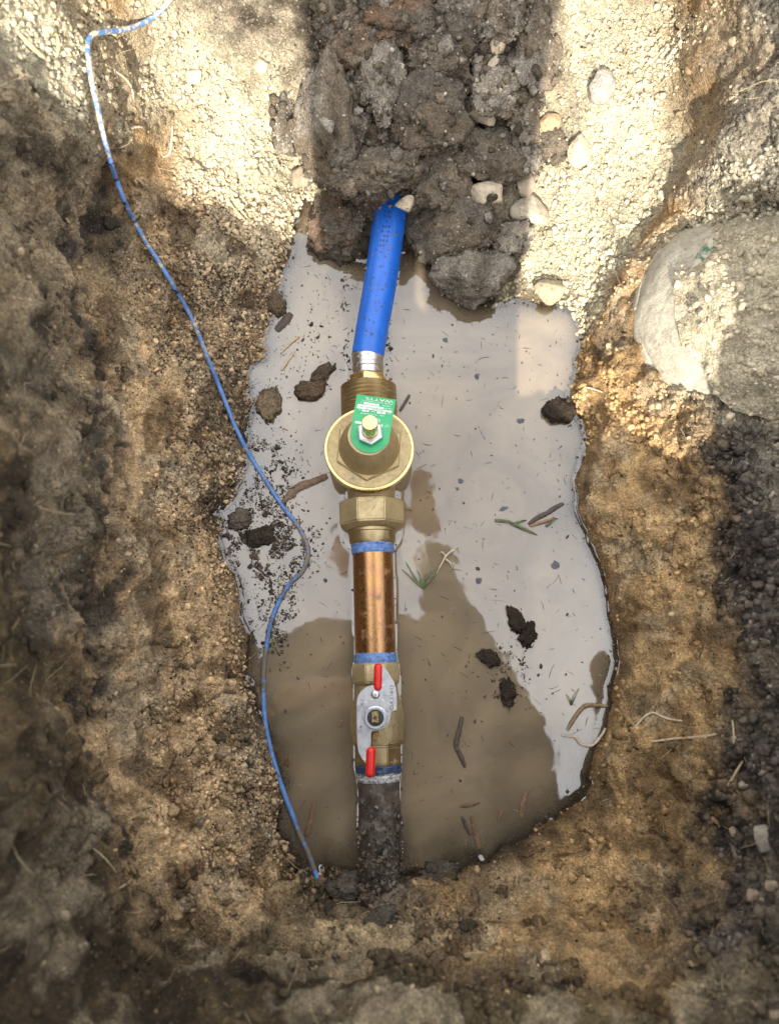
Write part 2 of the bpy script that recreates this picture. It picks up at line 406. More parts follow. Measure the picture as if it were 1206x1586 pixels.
ne = len(gall) - len(gpos)
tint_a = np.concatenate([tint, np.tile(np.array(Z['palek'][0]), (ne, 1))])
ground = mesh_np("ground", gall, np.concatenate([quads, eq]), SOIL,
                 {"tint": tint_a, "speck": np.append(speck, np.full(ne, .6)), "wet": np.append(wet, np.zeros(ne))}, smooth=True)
tag(ground, kind='structure')
print("ground verts", len(gall))

# coarse copy of the ground for setting things down on it
sub = gpos.reshape(NA, NR, 3)[::4, ::3].reshape(-1, 3); na, nr = len(range(0, NA, 4)), len(range(0, NR, 3))
ia = np.arange(na)[:, None]; ir = np.arange(nr - 1)[None, :]
c00 = (ia * nr + ir).ravel(); c10 = (((ia + 1) % na) * nr + ir).ravel()
BV = BVHTree.FromPolygons([tuple(p) for p in sub], np.stack([c00, c00 + 1, c10 + 1, c10], 1).tolist())
CAM = Vector((0, 0, H))
def drop(px, py, water=True):
    """the place on the ground (or on the water) seen at this photo pixel: point, normal"""
    r = ray(px, py).normalized()
    loc, n, _, _ = BV.ray_cast(CAM, r)
    if n is not None and n.dot(r) > 0: n = -n
    w = W(px, py, 0.0)
    if loc is None or (water and loc.z < 0): return w, Vector((0, 0, 1))
    return loc, n

# ------------------------------------------------------------------ standing water
AX0, AX1 = (569, 545), (591, 1380)     # the metal line in the photograph
ZP = 0.012
def axis(py, z=ZP):
    return W(AX0[0] + (AX1[0] - AX0[0]) * (py - AX0[1]) / (AX1[1] - AX0[1]), py, z)
BLUE = [(569,553,.012), (576,510,.013), (585,460,.016), (593,410,.022), (600,360,.030), (606,320,.036), (617,292,.041), (632,268,.044), (655,240,.040)]

gx = np.arange(-0.25, 0.30, 0.0016); gy = np.arange(-0.26, 0.66, 0.0016)
hgt = np.full((len(gx), len(gy)), -0.07)
ii = np.round((gpos[:, 0] - gx[0]) / 0.0016).astype(int); jj = np.round((gpos[:, 1] - gy[0]) / 0.0016).astype(int)
ok = (ii >= 0) & (ii < len(gx)) & (jj >= 0) & (jj < len(gy))
cnt = np.zeros_like(hgt); acc = np.zeros_like(hgt)
np.add.at(cnt, (ii[ok], jj[ok]), 1); np.add.at(acc, (ii[ok], jj[ok]), gpos[ok, 2])
def blur(a, n):
    for _ in range(n):
        p = np.pad(a, 1, mode='edge')
        a = (p[1:-1, 1:-1] * 4 + p[:-2, 1:-1] * 2 + p[2:, 1:-1] * 2 + p[1:-1, :-2] * 2 + p[1:-1, 2:] * 2 + p[:-2, :-2] + p[2:, 2:] + p[:-2, 2:] + p[2:, :-2]) / 16
    return a
hgt = blur(acc, 3) / np.maximum(blur(cnt, 3), 1e-9)
hgt[blur(cnt, 3) < 1e-6] = -0.05
GX, GY = np.meshgrid(gx, gy, indexing='ij')
solid = hgt > 0.0003
# metal line and blue pipe stand in the water
def capsule_mask(pts, rad):
    m = np.zeros_like(solid)
    for a, b in zip(pts[:-1], pts[1:]):
        ab = (b - a).xy; t = np.clip(((GX - a.x) * ab.x + (GY - a.y) * ab.y) / ab.length_squared, 0, 1)
        m |= (GX - a.x - ab.x * t) ** 2 + (GY - a.y - ab.y * t) ** 2 < rad ** 2
    return m
pipe_mask = capsule_mask([axis(560), axis(1400)], 0.021) | capsule_mask([axis(770), axis(820)], 0.030) | capsule_mask([axis(1040), axis(1185)], 0.024)
pipe_mask |= capsule_mask([W(*p) for p in BLUE[:6]], 0.0165)
body = solid | pipe_mask
dist = np.full(solid.shape, 99.0); cur = body.copy(); dist[cur] = 0
for k in range(1, 9):
    p = np.pad(cur, 1); grow = p[1:-1, 1:-1] | p[:-2, 1:-1] | p[2:, 1:-1] | p[1:-1, :-2] | p[1:-1, 2:]
    if k % 2: grow |= p[:-2, :-2] | p[2:, 2:] | p[:-2, 2:] | p[2:, :-2]
    dist[grow & (dist > 90)] = k; cur = grow
dist = blur(np.minimum(dist, 9), 1)
wz = 0.0015 * np.exp(-blur(dist, 2) * 0.0016 / 0.0022)
wdepth = np.clip(-hgt, 0, 1)
ni, nj = solid.shape
idx = np.arange(ni * nj).reshape(ni, nj)
wq = np.stack([idx[:-1, :-1], idx[1:, :-1], idx[1:, 1:], idx[:-1, 1:]], -1).reshape(-1, 4)
deep_land = (hgt > 0.02)
keep = ~(deep_land[:-1, :-1] & deep_land[1:, 1:]).ravel()
wq = wq[keep]
used = np.unique(wq); remap = np.zeros(ni * nj, int); remap[used] = np.arange(len(used))
wv = np.stack([GX.ravel(), GY.ravel(), wz.ravel()], 1)[used]

def water_material():
    m = bpy.data.materials.new("muddy_water"); m.use_nodes = True; t = m.node_tree; t.nodes.clear()
    o = t.nodes.new("ShaderNodeOutputMaterial"); P = pos(t)
    dep = N(t, "ShaderNodeAttribute", attribute_name="depth").outputs["Fac"]
    cn_ = N(t, 'ShaderNodeTexNoise'); cn_.inputs['Scale'].default_value = 7; cn_.inputs['Detail'].default_value = 6; cn_.inputs['Distortion'].default_value = 1.6; t.links.new(P, cn_.inputs['Vector']); cloud = cn_.outputs['Fac']
    c = mixc(t, rng_node(t, cloud, .35, .65), (.165, .126, .082), (.270, .205, .125))
    dif = N(t, "ShaderNodeBsdfDiffuse"); t.links.new(c, dif.inputs[0])
    tr = N(t, "ShaderNodeBsdfTransparent"); tr.inputs[0].default_value = (.72, .62, .46, 1)
    turb = math_(t, 'SUBTRACT', 1.0, math_(t, 'POWER', 2.718, math_(t, 'MULTIPLY', dep, -60.0)))
    turb = math_(t, 'ADD', math_(t, 'MULTIPLY', turb, .9), .1)
    bd = N(t, "ShaderNodeMixShader"); t.links.new(turb, bd.inputs[0]); t.links.new(tr.outputs[0], bd.inputs[1]); t.links.new(dif.outputs[0], bd.inputs[2])
    gl = N(t, "ShaderNodeBsdfGlossy"); gl.inputs["Roughness"].default_value = 0.025
    fr = N(t, "ShaderNodeFresnel"); fr.inputs["IOR"].default_value = 2.05
    bp = N(t, "ShaderNodeBump"); bp.inputs["Strength"].default_value = .15; bp.inputs["Distance"].default_value = .002
    t.links.new(noise(t, P, 22, 2), bp.inputs["Height"]); t.links.new(bp.outputs[0], gl.inputs["Normal"])
    out = N(t, "ShaderNodeMixShader"); t.links.new(fr.outputs[0], out.inputs[0]); t.links.new(bd.outputs[0], out.inputs[1]); t.links.new(gl.outputs[0], out.inputs[2])
    t.links.new(out.outputs[0], o.inputs[0]); return m
WATER = water_material()
water = mesh_np("water", wv, remap[wq], WATER, {"depth": wdepth.ravel()[used]}, smooth=True)
tag(water, kind='structure')

# ------------------------------------------------------------------ object materials
def metal(name, col, rough=.4, dirt=(.10, .075, .045), dirt_amt=.5, scale=160, grainy=.25, col2=None):
    m, t, b = mat(name); P = pos(t)
    c = mixc(t, rng_node(t, noise(t, P, 45, 4), .35, .65), col, col2 or tuple(x * .8 for x in col))
    f = rng_node(t, noise(t, P, scale, 5, .7), .56, .72, 0, dirt_amt)
    c2 = mixc(t, f, c, dirt); t.links.new(c2, b.inputs["Base Color"])
    t.links.new(rng_node(t, f, 0, .5, 1, .1), b.inputs["Metallic"])
    t.links.new(rng_node(t, noise(t, P, 300, 4), .3, .7, rough * .8, rough * 1.25), b.inputs["Roughness"])
    bump(t, b, noise(t, P, 900, 3), grainy, .0006)
    return m
def plain(name, col, rough=.5, var=.25, scale=120, metallic=0, spec=.5, bmp=.2, bscale=500, dirt=None, dirt_amt=.5, dlo=.55):
    m, t, b = mat(name); P = pos(t)
    c = mixc(t, 1.0, (*col, 1), rng_node(t, noise(t, P, scale, 4), .3, .7, 1 - var, 1 + var), 'MULTIPLY')
    if dirt:
        c = mixc(t, rng_node(t, noise(t, P, scale * 1.3, 6, .72), dlo, dlo + .1, 0, dirt_amt), c, dirt)
    t.links.new(c, b.inputs["Base Color"]); b.inputs["Roughness"].default_value = rough
    b.inputs["Metallic"].default_value = metallic; b.inputs["Specular IOR Level"].default_value = spec
    if bmp: bump(t, b, noise(t, P, bscale, 4), bmp, .0008)
    return m
CAST = metal("cast_brass", (.58, .465, .265), .60, dirt_amt=.7, scale=210, grainy=1.0)
BRASS = metal("machined_brass", (.80, .60, .26), .25, dirt_amt=.35, scale=190, grainy=.1)
DULL = metal("dull_brass", (.52, .40, .22), .42, dirt=(.16, .125, .08), dirt_amt=.8, scale=120)
RED = metal("red_brass", (.45, .26, .095), .30, dirt=(.17, .10, .05), dirt_amt=.75, scale=70, grainy=.15, col2=(.40, .20, .11))
STEEL = metal("steel", (.62, .60, .57), .3, dirt=(.20, .16, .11), dirt_amt=.6, scale=150)
PLATE = metal("stainless_plate", (.60, .61, .63), .38, dirt=(.3, .28, .26), dirt_amt=.18, scale=200, grainy=.15)
BLUEP = plain("blue_plastic", (.009, .115, .52), .33, .12, 60, bmp=.1, dirt=(.28, .26, .24), dirt_amt=.45, dlo=.68)
SEAL = plain("blue_sealant", (.10, .19, .42), .5, .5, 260, bmp=.8, bscale=260, dirt=(.16, .14, .12), dirt_amt=.8, dlo=.56)
SEALD = plain("dark_sealant", (.03, .055, .12), .5, .5, 260, bmp=.8, bscale=260, dirt=(.05, .045, .04), dirt_amt=.8)
TAPE = plain("thread_tape", (.5, .5, .5), .45, .4, 300, bmp=.8, bscale=300, dirt=(.06, .05, .045), dirt_amt=.9, dlo=.5)
RUST = plain("corroded_pipe", (.062, .046, .034), .6, .55, 70, bmp=1.0, bscale=190, dirt=(.19, .165, .135), dirt_amt=.75, dlo=.52)
REDP = plain("red_vinyl", (.62, .018, .012), .32, .08, 80, bmp=0)
GREEN = plain("green_enamel", (.022, .35, .125), .32, .15, 60, bmp=.05)
WHITE = plain("white_print", (.72, .76, .70), .5, .15, 300, bmp=0)
BLACK = plain("black_print", (.025, .025, .03), .6, .2, 300, bmp=0)
FADED = plain("faded_print", (.01, .045, .22), .5, .3, 300, bmp=0)

def frame(d, ref=Vector((0, 0, 1))):
    d = d.normalized(); x = ref.cross(d)
    if x.length < 1e-4: x = Vector((1, 0, 0)).cross(d)
    x.normalize(); y = d.cross(x)
    return x, y, d
def lathe_bm(bm, org, d, prof, seg=48, cap=True, mi=0, ref=Vector((0, 0, 1)), phase=0.0, wob=None):
    x, y, d = frame(d, ref); rings = []
    for k, (h, r) in enumerate(prof):
        rr = []
        for j in range(seg):
            a = 2 * math.pi * j / seg + phase
            q = r * (1 + (wob(k, j) if wob else 0))
            rr.append(bm.verts.new(org + d * h + x * (q * math.cos(a)) + y * (q * math.sin(a))))
        rings.append(rr)
    for a, b in zip(rings[:-1], rings[1:]):
        for j in range(seg):
            f = bm.faces.new((a[j], a[(j + 1) % seg], b[(j + 1) % seg], b[j])); f.material_index = mi
    if cap:
        f = bm.faces.new(list(reversed(rings[0]))); f.material_index = mi
        f = bm.faces.new(rings[-1]); f.material_index = mi
    return rings
def along(prof_px, z=ZP):
    """(row, width in px) pairs along the metal line -> origin, direction, profile in metres"""
    o = axis(prof_px[0][0], z); e = axis(prof_px[-1][0], z); d = (e - o).normalized()
    return o, d, [((axis(py, z) - o).dot(d), mm(w, py, z) / 2) for py, w in prof_px]
def part(name, bm, mats, parent, smooth=math.radians(35), loc=None):
    o = obj_bm(name, bm, mats, parent, smooth)
    if loc is not None: o.matrix_parent_inverse = Matrix.Translation(-loc)
    return o
def tube_pts(pts, n):
    """Catmull-Rom resample"""
    P_ = np.array([tuple(p) for p in pts], float)
    seg = np.linalg.norm(np.diff(P_, axis=0), axis=1); c = np.concatenate([[0], np.cumsum(seg)])
    s = np.linspace(0, c[-1], n); out = []
    for v in s:
        i = min(max(np.searchsorted(c, v) - 1, 0), len(P_) - 2); f = (v - c[i]) / max(seg[i], 1e-9)
        g = lambda k: P_[min(max(k, 0), len(P_) - 1)]
        out.append(crom(g(i - 1), g(i), g(i + 1), g(i + 2), f))
    return [Vector(p) for p in out], s
def tube_bm(bm, pts, rad, seg=10, cap=True, flat=1.0, mi=0):
    n = len(pts); rings = []; x0 = None
    for k in range(n):
        d = (pts[min(k + 1, n - 1)] - pts[max(k - 1, 0)]).normalized()
        up = Vector((0, 0, 1)) if abs(d.z) < .95 else Vector((0, 1, 0))
        x = d.cross(up).normalized(); y = x.cross(d)
        r = rad(k / (n - 1)) if callable(rad) else rad
        rings.append([bm.verts.new(pts[k] + x * (r * math.cos(2 * math.pi * j / seg)) + y * (r * flat * math.sin(2 * math.pi * j / seg))) for j in range(seg)])
    for a, b in zip(rings[:-1], rings[1:]):
        for j in range(seg):
            f = bm.faces.new((a[j], a[(j + 1) % seg], b[(j + 1) % seg], b[j])); f.material_index = mi
    if cap:
        bm.faces.new(list(reversed(rings[0]))); bm.faces.new(rings[-1])
    return rings
def text_geo(body, size):
    cu = bpy.data.curves.new("lettering", 'FONT'); cu.body = body; cu.size = size; cu.align_x = 'LEFT'
    o = bpy.data.objects.new("lettering", cu); COL.objects.link(o)
    bpy.context.view_layer.update()
    me = bpy.data.meshes.new_from_object(o.evaluated_get(bpy.context.evaluated_depsgraph_get()))
    v = [tuple(q.co) for q in me.vertices]; f = [tuple(p.vertices) for p in me.polygons]
    bpy.data.objects.remove(o); bpy.data.meshes.remove(me); bpy.data.curves.remove(cu)
    return v, f
def text_bm(bm, body, size, put, mi, width=None):
    """put(x, y) -> world point; width squeezes the line to a length"""
    v, f = text_geo(body, size)
    if not v: return
    w = max(q[0] for q in v); k = width / w if width else 1.0
    vs = [bm.verts.new(put(q[0] * k, q[1])) for q in v]
    for p in f:
        try: bm.faces.new([vs[i] for i in p]).material_index = mi
        except ValueError: pass

# ------------------------------------------------------------------ the water line: one rigid run of pipe and fittings
LOC = axis(860)
line = tag(empty("water_line", LOC), "run of buried water pipe with brass pressure regulator and ball valve crossing the muddy pool", "water pipe")
# blue plastic pipe
pts, s_ = tube_pts([W(*p) for p in BLUE], 60)
bm = bmesh.new(); tube_bm(bm, pts, lambda f: .0196 + .0008 * min(1, f * 3), 40)
blue = part("blue_pipe", bm, BLUEP, line, math.radians(60), LOC); blue["label"] = "bright blue plastic pipe running under the soil clods"
bm = bmesh.new()
def on_blue(f, ang, lift=.0002):
    k = f * (len(pts) - 1); i = min(int(k), len(pts) - 2); p = pts[i].lerp(pts[i + 1], k - i)
    d = (pts[i + 1] - pts[i]).normalized(); x = d.cross(Vector((0, 0, 1))).normalized(); y = x.cross(d)
    return p + (x * math.sin(ang) + y * math.cos(ang)) * (.0204 + lift)
for row in range(11):
    f0 = .49 + row * .021
    for c_ in range(3):
        if random.random() < .2: continue
        a0 = -.28 + c_ * .17 + random.uniform(-.02, .02)
        q4 = [on_blue(f0, a0), on_blue(f0, a0 + random.uniform(.09, .13)), on_blue(f0 + random.uniform(.006, .013), a0 + .11), on_blue(f0 + .011, a0)]
        bm.faces.new([bm.verts.new(v) for v in q4])
part("printed_marking", bm, FADED, blue, None)
MUDDY = plain("mud_crumbs", (.20, .165, .12), .8, .5, 300, bmp=.6)
ICO = bmesh.new(); bmesh.ops.create_icosphere(ICO, subdivisions=1, radius=1); ICO.verts.ensure_lookup_table()
ICO_V = np.array([v.co[:] for v in ICO.verts]); ICO_F = np.array([[v.index for v in f.verts] for f in ICO.faces]); ICO.free()
def crumbs(name, centers, sizes, mats, parent=None, tints=None, squash=.7, smooth=False):
    n = len(centers)
    R = rng.normal(size=(n, 3, 3)); Q, _ = np.linalg.qr(R)
    sc = sizes[:, None] * rng.uniform(.6, 1.25, (n, 3)); sc[:, 2] *= squash
    jitv = 1 + rng.uniform(-.40, .34, (n, len(ICO_V), 1))
    V = np.einsum('nij,nvj->nvi', Q, ICO_V[None] * jitv * sc[:, None, :]) + centers[:, None, :]
    F = ICO_F[None] + (np.arange(n) * len(ICO_V))[:, None, None]
    col = {"tint": np.repeat(tints, len(ICO_V), 0)} if tints is not None else None
    return mesh_np(name, V.reshape(-1, 3), F.reshape(-1, 3), mats, col, smooth=smooth, parent=parent)
nc = 190; fs = rng.beta(1.5, 1.5, nc); an = rng.normal(0, .55, nc)
cc_ = np.array([on_blue(min(f, .97), a, .0003)[:] for f, a in zip(fs, an)])
o = crumbs("mud_crumbs", cc_, np.minimum(rng.lognormal(math.log(.00075), .6, nc), .003), MUDDY, blue); tag(o, kind='stuff')

# steel collar and hexagonal bushing
o_, d_, pr = along([(545,46), (546,48.5), (553,48.5), (554,49.5), (558,49.5), (559,48), (566,48), (567,49.5), (572,49.5), (573,47), (583,46)])
bm = bmesh.new(); lathe_bm(bm, o_, d_, pr, 48); part("pipe_collar", bm, STEEL, line, loc=LOC)
o_, d_, pr = along([(582,52), (584,60), (596,60), (598,54)])
bm = bmesh.new(); lathe_bm(bm, o_, d_, pr, 6, phase=math.radians(100)); bmesh.ops.bevel(bm, geom=bm.edges[:], offset=.0007, segments=1, affect='EDGES')
part("hex_bushing", bm, BRASS, line, loc=LOC)

# pressure regulator: cast body lying on the line, bell cover rising out of it
o_, d_, pr = along([(640,78), (660,84), (700,88), (735,84), (752,74), (779,72)])
bm = bmesh.new(); lathe_bm(bm, o_, d_, pr, 48)
RC = W(571.5, 694, .047); ra = Vector((.02, math.sin(math.radians(5)), 1)).normalized()
rx = Vector((1, 0, 0)); rx = (rx - ra * rx.dot(ra)).normalized(); ry = ra.cross(rx)
def RL(u, v, h): return RC + rx * u + ry * v + ra * h
REF = ry
lathe_bm(bm, RC, ra, [(-.052, .026), (-.044, .030), (-.030, .040), (-.020, .0455), (-.0125, .0478), (-.0115, .0495), (-.001, .0495)], 72)
reg = part("pressure_regulator", bm, CAST, line, loc=LOC); reg["label"] = "cast brass pressure regulator with a bell cover and green tag"
o_, d_, pr = along([(599,60), (601,80), (604,86), (640,86), (644,82), (650,78)])
# screw thread cut into the union at the inlet
prof = [(pr[0][0], pr[0][1])]; h0, h1 = pr[1][0], pr[4][0]; nth = 7
for k in range(nth * 4 + 1):
    h = h0 + (h1 - h0) * k / (nth * 4); prof.append((h, mm(84, 620, ZP) / 2 + .0011 * (1, .2, -1, .2)[k % 4]))
prof.append((pr[-1][0], pr[-1][1]))
bm = bmesh.new(); lathe_bm(bm, o_, d_, prof, 48); part("threaded_inlet", bm, DULL, reg)
bm = bmesh.new()
lathe_bm(bm, RC, ra, [(-.009, .0494), (-.0088, .0508), (-.002, .0510), (-.0004, .0507), (0, .0500), (0, .0480), (-.0006, .0476), (-.0006, .02)], 96, cap=False)
part("flange_rim", bm, BRASS, reg)
bm = bmesh.new()
lathe_bm(bm, RC, ra, [(-.003, .0484), (.0004, .0470), (.0008, .0462), (.0010, .01)], 96)
lathe_bm(bm, RC, ra, [(-.001, .0405), (.0030, .0402), (.0042, .0388), (.0044, .02)], 6, ref=REF, phase=math.radians(26))
bmesh.ops.bevel(bm, geom=[e for e in bm.edges if e.is_manifold and e.calc_face_angle(0) > .5 and (e.verts[0].co - RC).dot(ra) > .0025], offset=.0008, segments=2, affect='EDGES')
lathe_bm(bm, RC, ra, [(.002, .0345), (.0046, .0340), (.006, .0333), (.013, .0324), (.020, .0306), (.027, .0277), (.0315, .0254), (.0345, .0240), (.0365, .0228), (.037, .021), (.037, .005)], 72)
part("bell_cover", bm, CAST, reg, math.radians(28))
# green name tag under the lock nut
TA_ = math.radians(-8); tu = Vector((math.cos(TA_), math.sin(TA_))); tv = Vector((-math.sin(TA_), math.cos(TA_)))
def TG(u, v, lift=0):
    bend = max(0, v - .014); h = .0384 - bend * .20 + lift - 1.1 * max(0, v - .03) ** 1.5 * .12
    a = tu * u + tv * v
    return RL(a.x + .0012, a.y + .0005, h)
bm = bmesh.new(); hw = .0213; cols = 12; rowsv = []
vs_ = [-hw * math.cos(math.radians(a)) for a in range(4, 91, 8)] + [i * .00485 for i in range(1, 11)]
for v in vs_:
    w_ = math.sqrt(max(hw * hw - v * v, 1e-8)) if v < 0 else hw + v * .012
    rowsv.append([(-w_ + 2 * w_ * j / cols, v) for j in range(cols + 1)])
for lift in (0, -.0009):
    g = [[bm.verts.new(TG(u, v, lift)) for u, v in r] for r in rowsv]
    for a, b in zip(g[:-1], g[1:]):
        for j in range(cols):
            bm.faces.new((a[j], a[j + 1], b[j + 1], b[j]) if lift == 0 else (b[j], b[j + 1], a[j + 1], a[j]))
    if lift == 0: top = g
    else:
        loop = lambda G: [r[0] for r in G] + G[-1][1:] + [r[-1] for r in reversed(G[:-1])] + list(reversed(G[0][1:-1]))
        A_, B_ = loop(top), loop(g)
        for j in range(len(A_)):
            k = (j + 1) % len(A_); bm.faces.new((A_[k], A_[j], B_[j], B_[k]))
def tquad(u0, u1, v0, v1, mi=1):
    n = 8
    for j in range(n):
        a, b = u0 + (u1 - u0) * j / n, u0 + (u1 - u0) * (j + 1) / n
        bm.faces.new([bm.verts.new(TG(x, y, .0003)) for x, y in ((a, v0), (b, v0), (b, v1), (a, v1))]).material_index = mi
def ttext(s, size, u, v, mi=1, width=None, lift=.0005):
    """lettering that reads from the far side of the pit: turned half round"""
    text_bm(bm, s, size, lambda x, y: TG(u - x, v - y, lift), mi, width)
ttext("WATTS", .0048, .0195, .0462, width=.031)
ttext("WATER SAFETY PRODUCTS", .0022, .0190, .0418, width=.034)
ttext("PRESSURE", .0018, .0170, .0385, width=.009); tquad(-.0125, .0045, .0366, .0392); ttext("25-75", .0023, .0015, .0388, 2); ttext("PSI", .0018, -.0140, .0385)
ttext("ADJUSTED", .0018, .0190, .0352, width=.008); tquad(-.0190, .0100, .0333, .0357)
tquad(-.0190, .0195, .0300, .0325); ttext("LF N45B-DU M1", .0024, .0160, .0321, 2, width=.026)
ttext("MAX", .0018, .0190, .0288); tquad(.0035, .0130, .0268, .0292); ttext("180", .0021, .0105, .0288, 2); ttext("TEMP", .0018, .0020, .0288)
tquad(-.0130, -.0055, .0268, .0292); ttext("400", .0021, -.0065, .0288, 2); ttext("PSI", .0018, -.0145, .0288)
ttext("CSA", .0026, .0120, .0252); ttext("CONFORMS", .0024, .0040, .0250, width=.018)
for cu_, cv_, r_ in ((-.0060, .0170, .0036), (.0050, .0175, .0034)):
    for a in range(20):
        a0, a1 = a * math.pi / 10, (a + 1) * math.pi / 10
        bm.faces.new([bm.verts.new(TG(cu_ + q * math.cos(x), cv_ + q * .8 * math.sin(x), .0003)) for q, x in ((r_, a0), (r_, a1), (r_ * .82, a1), (r_ * .82, a0))]).material_index = 1
ttext("UPC", .0022, -.0034, .0178); ttext("ASSE", .0019, .0074, .0182)
tquad(-.0180, .0120, .0105, .0132); ttext("TO", .0019, .0190, .0140); ttext("INCR", .0019, .0190, .0120)
part("name_tag", bm, [GREEN, WHITE, BLACK], reg, math.radians(30))
bm = bmesh.new(); lathe_bm(bm, RL(.0012, .0005, .0386), ra, [(0, .0128), (.0006, .0146), (.0070, .0146), (.0078, .0130), (.0078, .007)], 6, ref=REF, phase=math.radians(36))
part("lock_nut", bm, PLATE, reg, math.radians(20))
bm = bmesh.new()
lathe_bm(bm, RL(.0012, .0005, .045), ra, [(0, .0090), (.003, .0090), (.0035, .0086), (.024, .0086), (.0248, .0080)], 40)
sa = math.radians(-62)
for sgn in (1,):
    c_, s2 = math.cos(sa), math.sin(sa)
    cr4 = [(-.0078, -.0007), (.0078, -.0007), (.0078, .0007), (-.0078, .0007)]
    bm.faces.new([bm.verts.new(RL(.0012 + a * c_ - b * s2, .0005 + a * s2 + b * c_, .0700)) for a, b in cr4]).material_index = 1
part("adjusting_screw", bm, [BRASS, DULL], reg)
o_, d_, pr = along([(776,84), (778,96), (781,106), (814,106), (818,99), (822,84)])
bm = bmesh.new(); lathe_bm(bm, o_, d_, pr, 8, phase=math.radians(22.5)); bmesh.ops.bevel(bm, geom=bm.edges[:], offset=.0011, segments=2, affect='EDGES')
part("union_nut", bm, CAST, reg, math.radians(25))
o_, d_, pr = along([(816,76), (826,76), (827,73), (840,71), (844,66)])
bm = bmesh.new(); lathe_bm(bm, o_, d_, pr, 48); part("tailpiece", bm, DULL, reg)

# red brass nipple with blue sealant at both threads
def lumpy(amp):
    tab = {}
    return lambda k, j: tab.setdefault((k, j), random.uniform(-amp, amp))
o_, d_, pr = along([(850,60), (858,61), (859,62.5), (1006,63.5), (1014,63), (1030,61)])
bm = bmesh.new(); lathe_bm(bm, o_, d_, pr, 64); nip = part("brass_nipple", bm, RED, line, loc=LOC); nip["label"] = "smooth copper coloured pipe nipple between two blue sealant rings"
for rows, m_ in (([(842,64), (845,67), (848,65), (851,67), (854,65), (857,65), (859,62)], SEAL), ([(1011,63), (1013,64), (1016,66), (1019,65), (1022,67), (1025,66), (1028,66)], SEAL)):
    o_, d_, pr = along(rows); bm = bmesh.new(); lathe_bm(bm, o_, d_, pr, 56, wob=lumpy(.02)); part("thread_sealant", bm, m_, nip)

# ball valve with a stainless handle dipped in red at both ends
bm = bmesh.new()
o_, d_, pr = along([(1026,68), (1028,75), (1031,78), (1056,78), (1060,72), (1062,66)]); lathe_bm(bm, o_, d_, pr, 8, phase=math.radians(22.5))
bmesh.ops.bevel(bm, geom=bm.edges[:], offset=.0010, segments=2, affect='EDGES')
o_, d_, pr = along([(1058,64), (1066,65), (1076,68), (1086,74), (1100,80), (1112,83), (1122,83), (1134,81), (1146,79), (1150,76)]); lathe_bm(bm, o_, d_, pr, 56)
VT = axis(1110); 
lathe_bm(bm, W(581, 1111, .03), Vector((0, 0, 1)), [(0, .014), (.014, .013), (.016, .011)], 32)
valve = part("ball_valve", bm, CAST, line, math.radians(30), LOC); valve["label"] = "brass ball valve with a plate handle dipped red at both ends"
o_, d_, pr = along([(1144,78), (1146,80), (1152,80), (1154,76), (1180,76), (1186,70)])
bm = bmesh.new(); lathe_bm(bm, o_, d_, pr, 8, phase=math.radians(22.5)); bmesh.ops.bevel(bm, geom=bm.edges[:], offset=.0009, segments=2, affect='EDGES')
part("end_cap", bm, DULL, valve, math.radians(25))
o_, d_, pr = along([(1182,68), (1185,73), (1189,70), (1192,72), (1197,69)]); bm = bmesh.new(); lathe_bm(bm, o_, d_, pr, 56, wob=lumpy(.03)); part("thread_sealant", bm, SEALD, valve)
HZ = .0555
HX = [(628,222),(660,255),(700,312),(735,375),(757,440),(764,520),(766,600),(765,668),(735,672),(704,690),(699,730),(694,770),(676,815),(645,846),(610,868),(570,880),(530,884),(506,890),(498,905),(496,980),(495,1080),(478,1150),(440,1218),(400,1165),(368,1100),(356,1000),(352,900),(351,720),(352,560),(366,515),(392,478),(430,445),(470,420),(500,412),(525,410),(527,320),(532,222)]
hp = [(500 + x / 6.7, 1000 + y / 6.7) for x, y in HX]
bm = bmesh.new(); tp = [bm.verts.new(W(x, y, HZ)) for x, y in hp]; bt = [bm.verts.new(v.co - Vector((0, 0, .0025))) for v in tp]
ftop = bm.faces.new(list(reversed(tp)) if False else tp); bm.faces.new(list(reversed(bt)))
for j in range(len(tp)): bm.faces.new((tp[j], bt[j], bt[(j + 1) % len(tp)], tp[(j + 1) % len(tp)]))
bmesh.ops.recalc_face_normals(bm, faces=bm.faces[:])
bmesh.ops.bevel(bm, geom=[e for e in bm.edges if e.verts[0].co.z > HZ - .0005 and e.verts[1].co.z > HZ - .0005], offset=.0006, segments=2, affect='EDGES')
def hpt(x, y, lift=0): return W(500 + x / 6.7, 1000 + y / 6.7, HZ + lift)
def htext(s, x, y, ang, hpx, wpx, lift=.00025):
    """stamped lettering; (x, y) start in enlarged handle pixels, ang the reading direction"""
    c, n = math.cos(ang), math.sin(ang); size = hpx / .7
    text_bm(bm, s, 1.0, lambda a, b: hpt(x + (a * 1.0) * c - (-b * size) * n, y + (a * 1.0) * n + (-b * size) * c, lift), 1, wpx)
htext("CSA 3.18-15", 728, 672, -math.pi / 2, 34, 262)
htext("O", 404, 908, -math.pi / 2, 40, 30); htext("4", 404, 862, -math.pi / 2, 26, 30); htext("S", 420, 625, -math.pi / 2, 26, 30)
handle = part("handle", bm, [PLATE, BLACK], valve, math.radians(30))
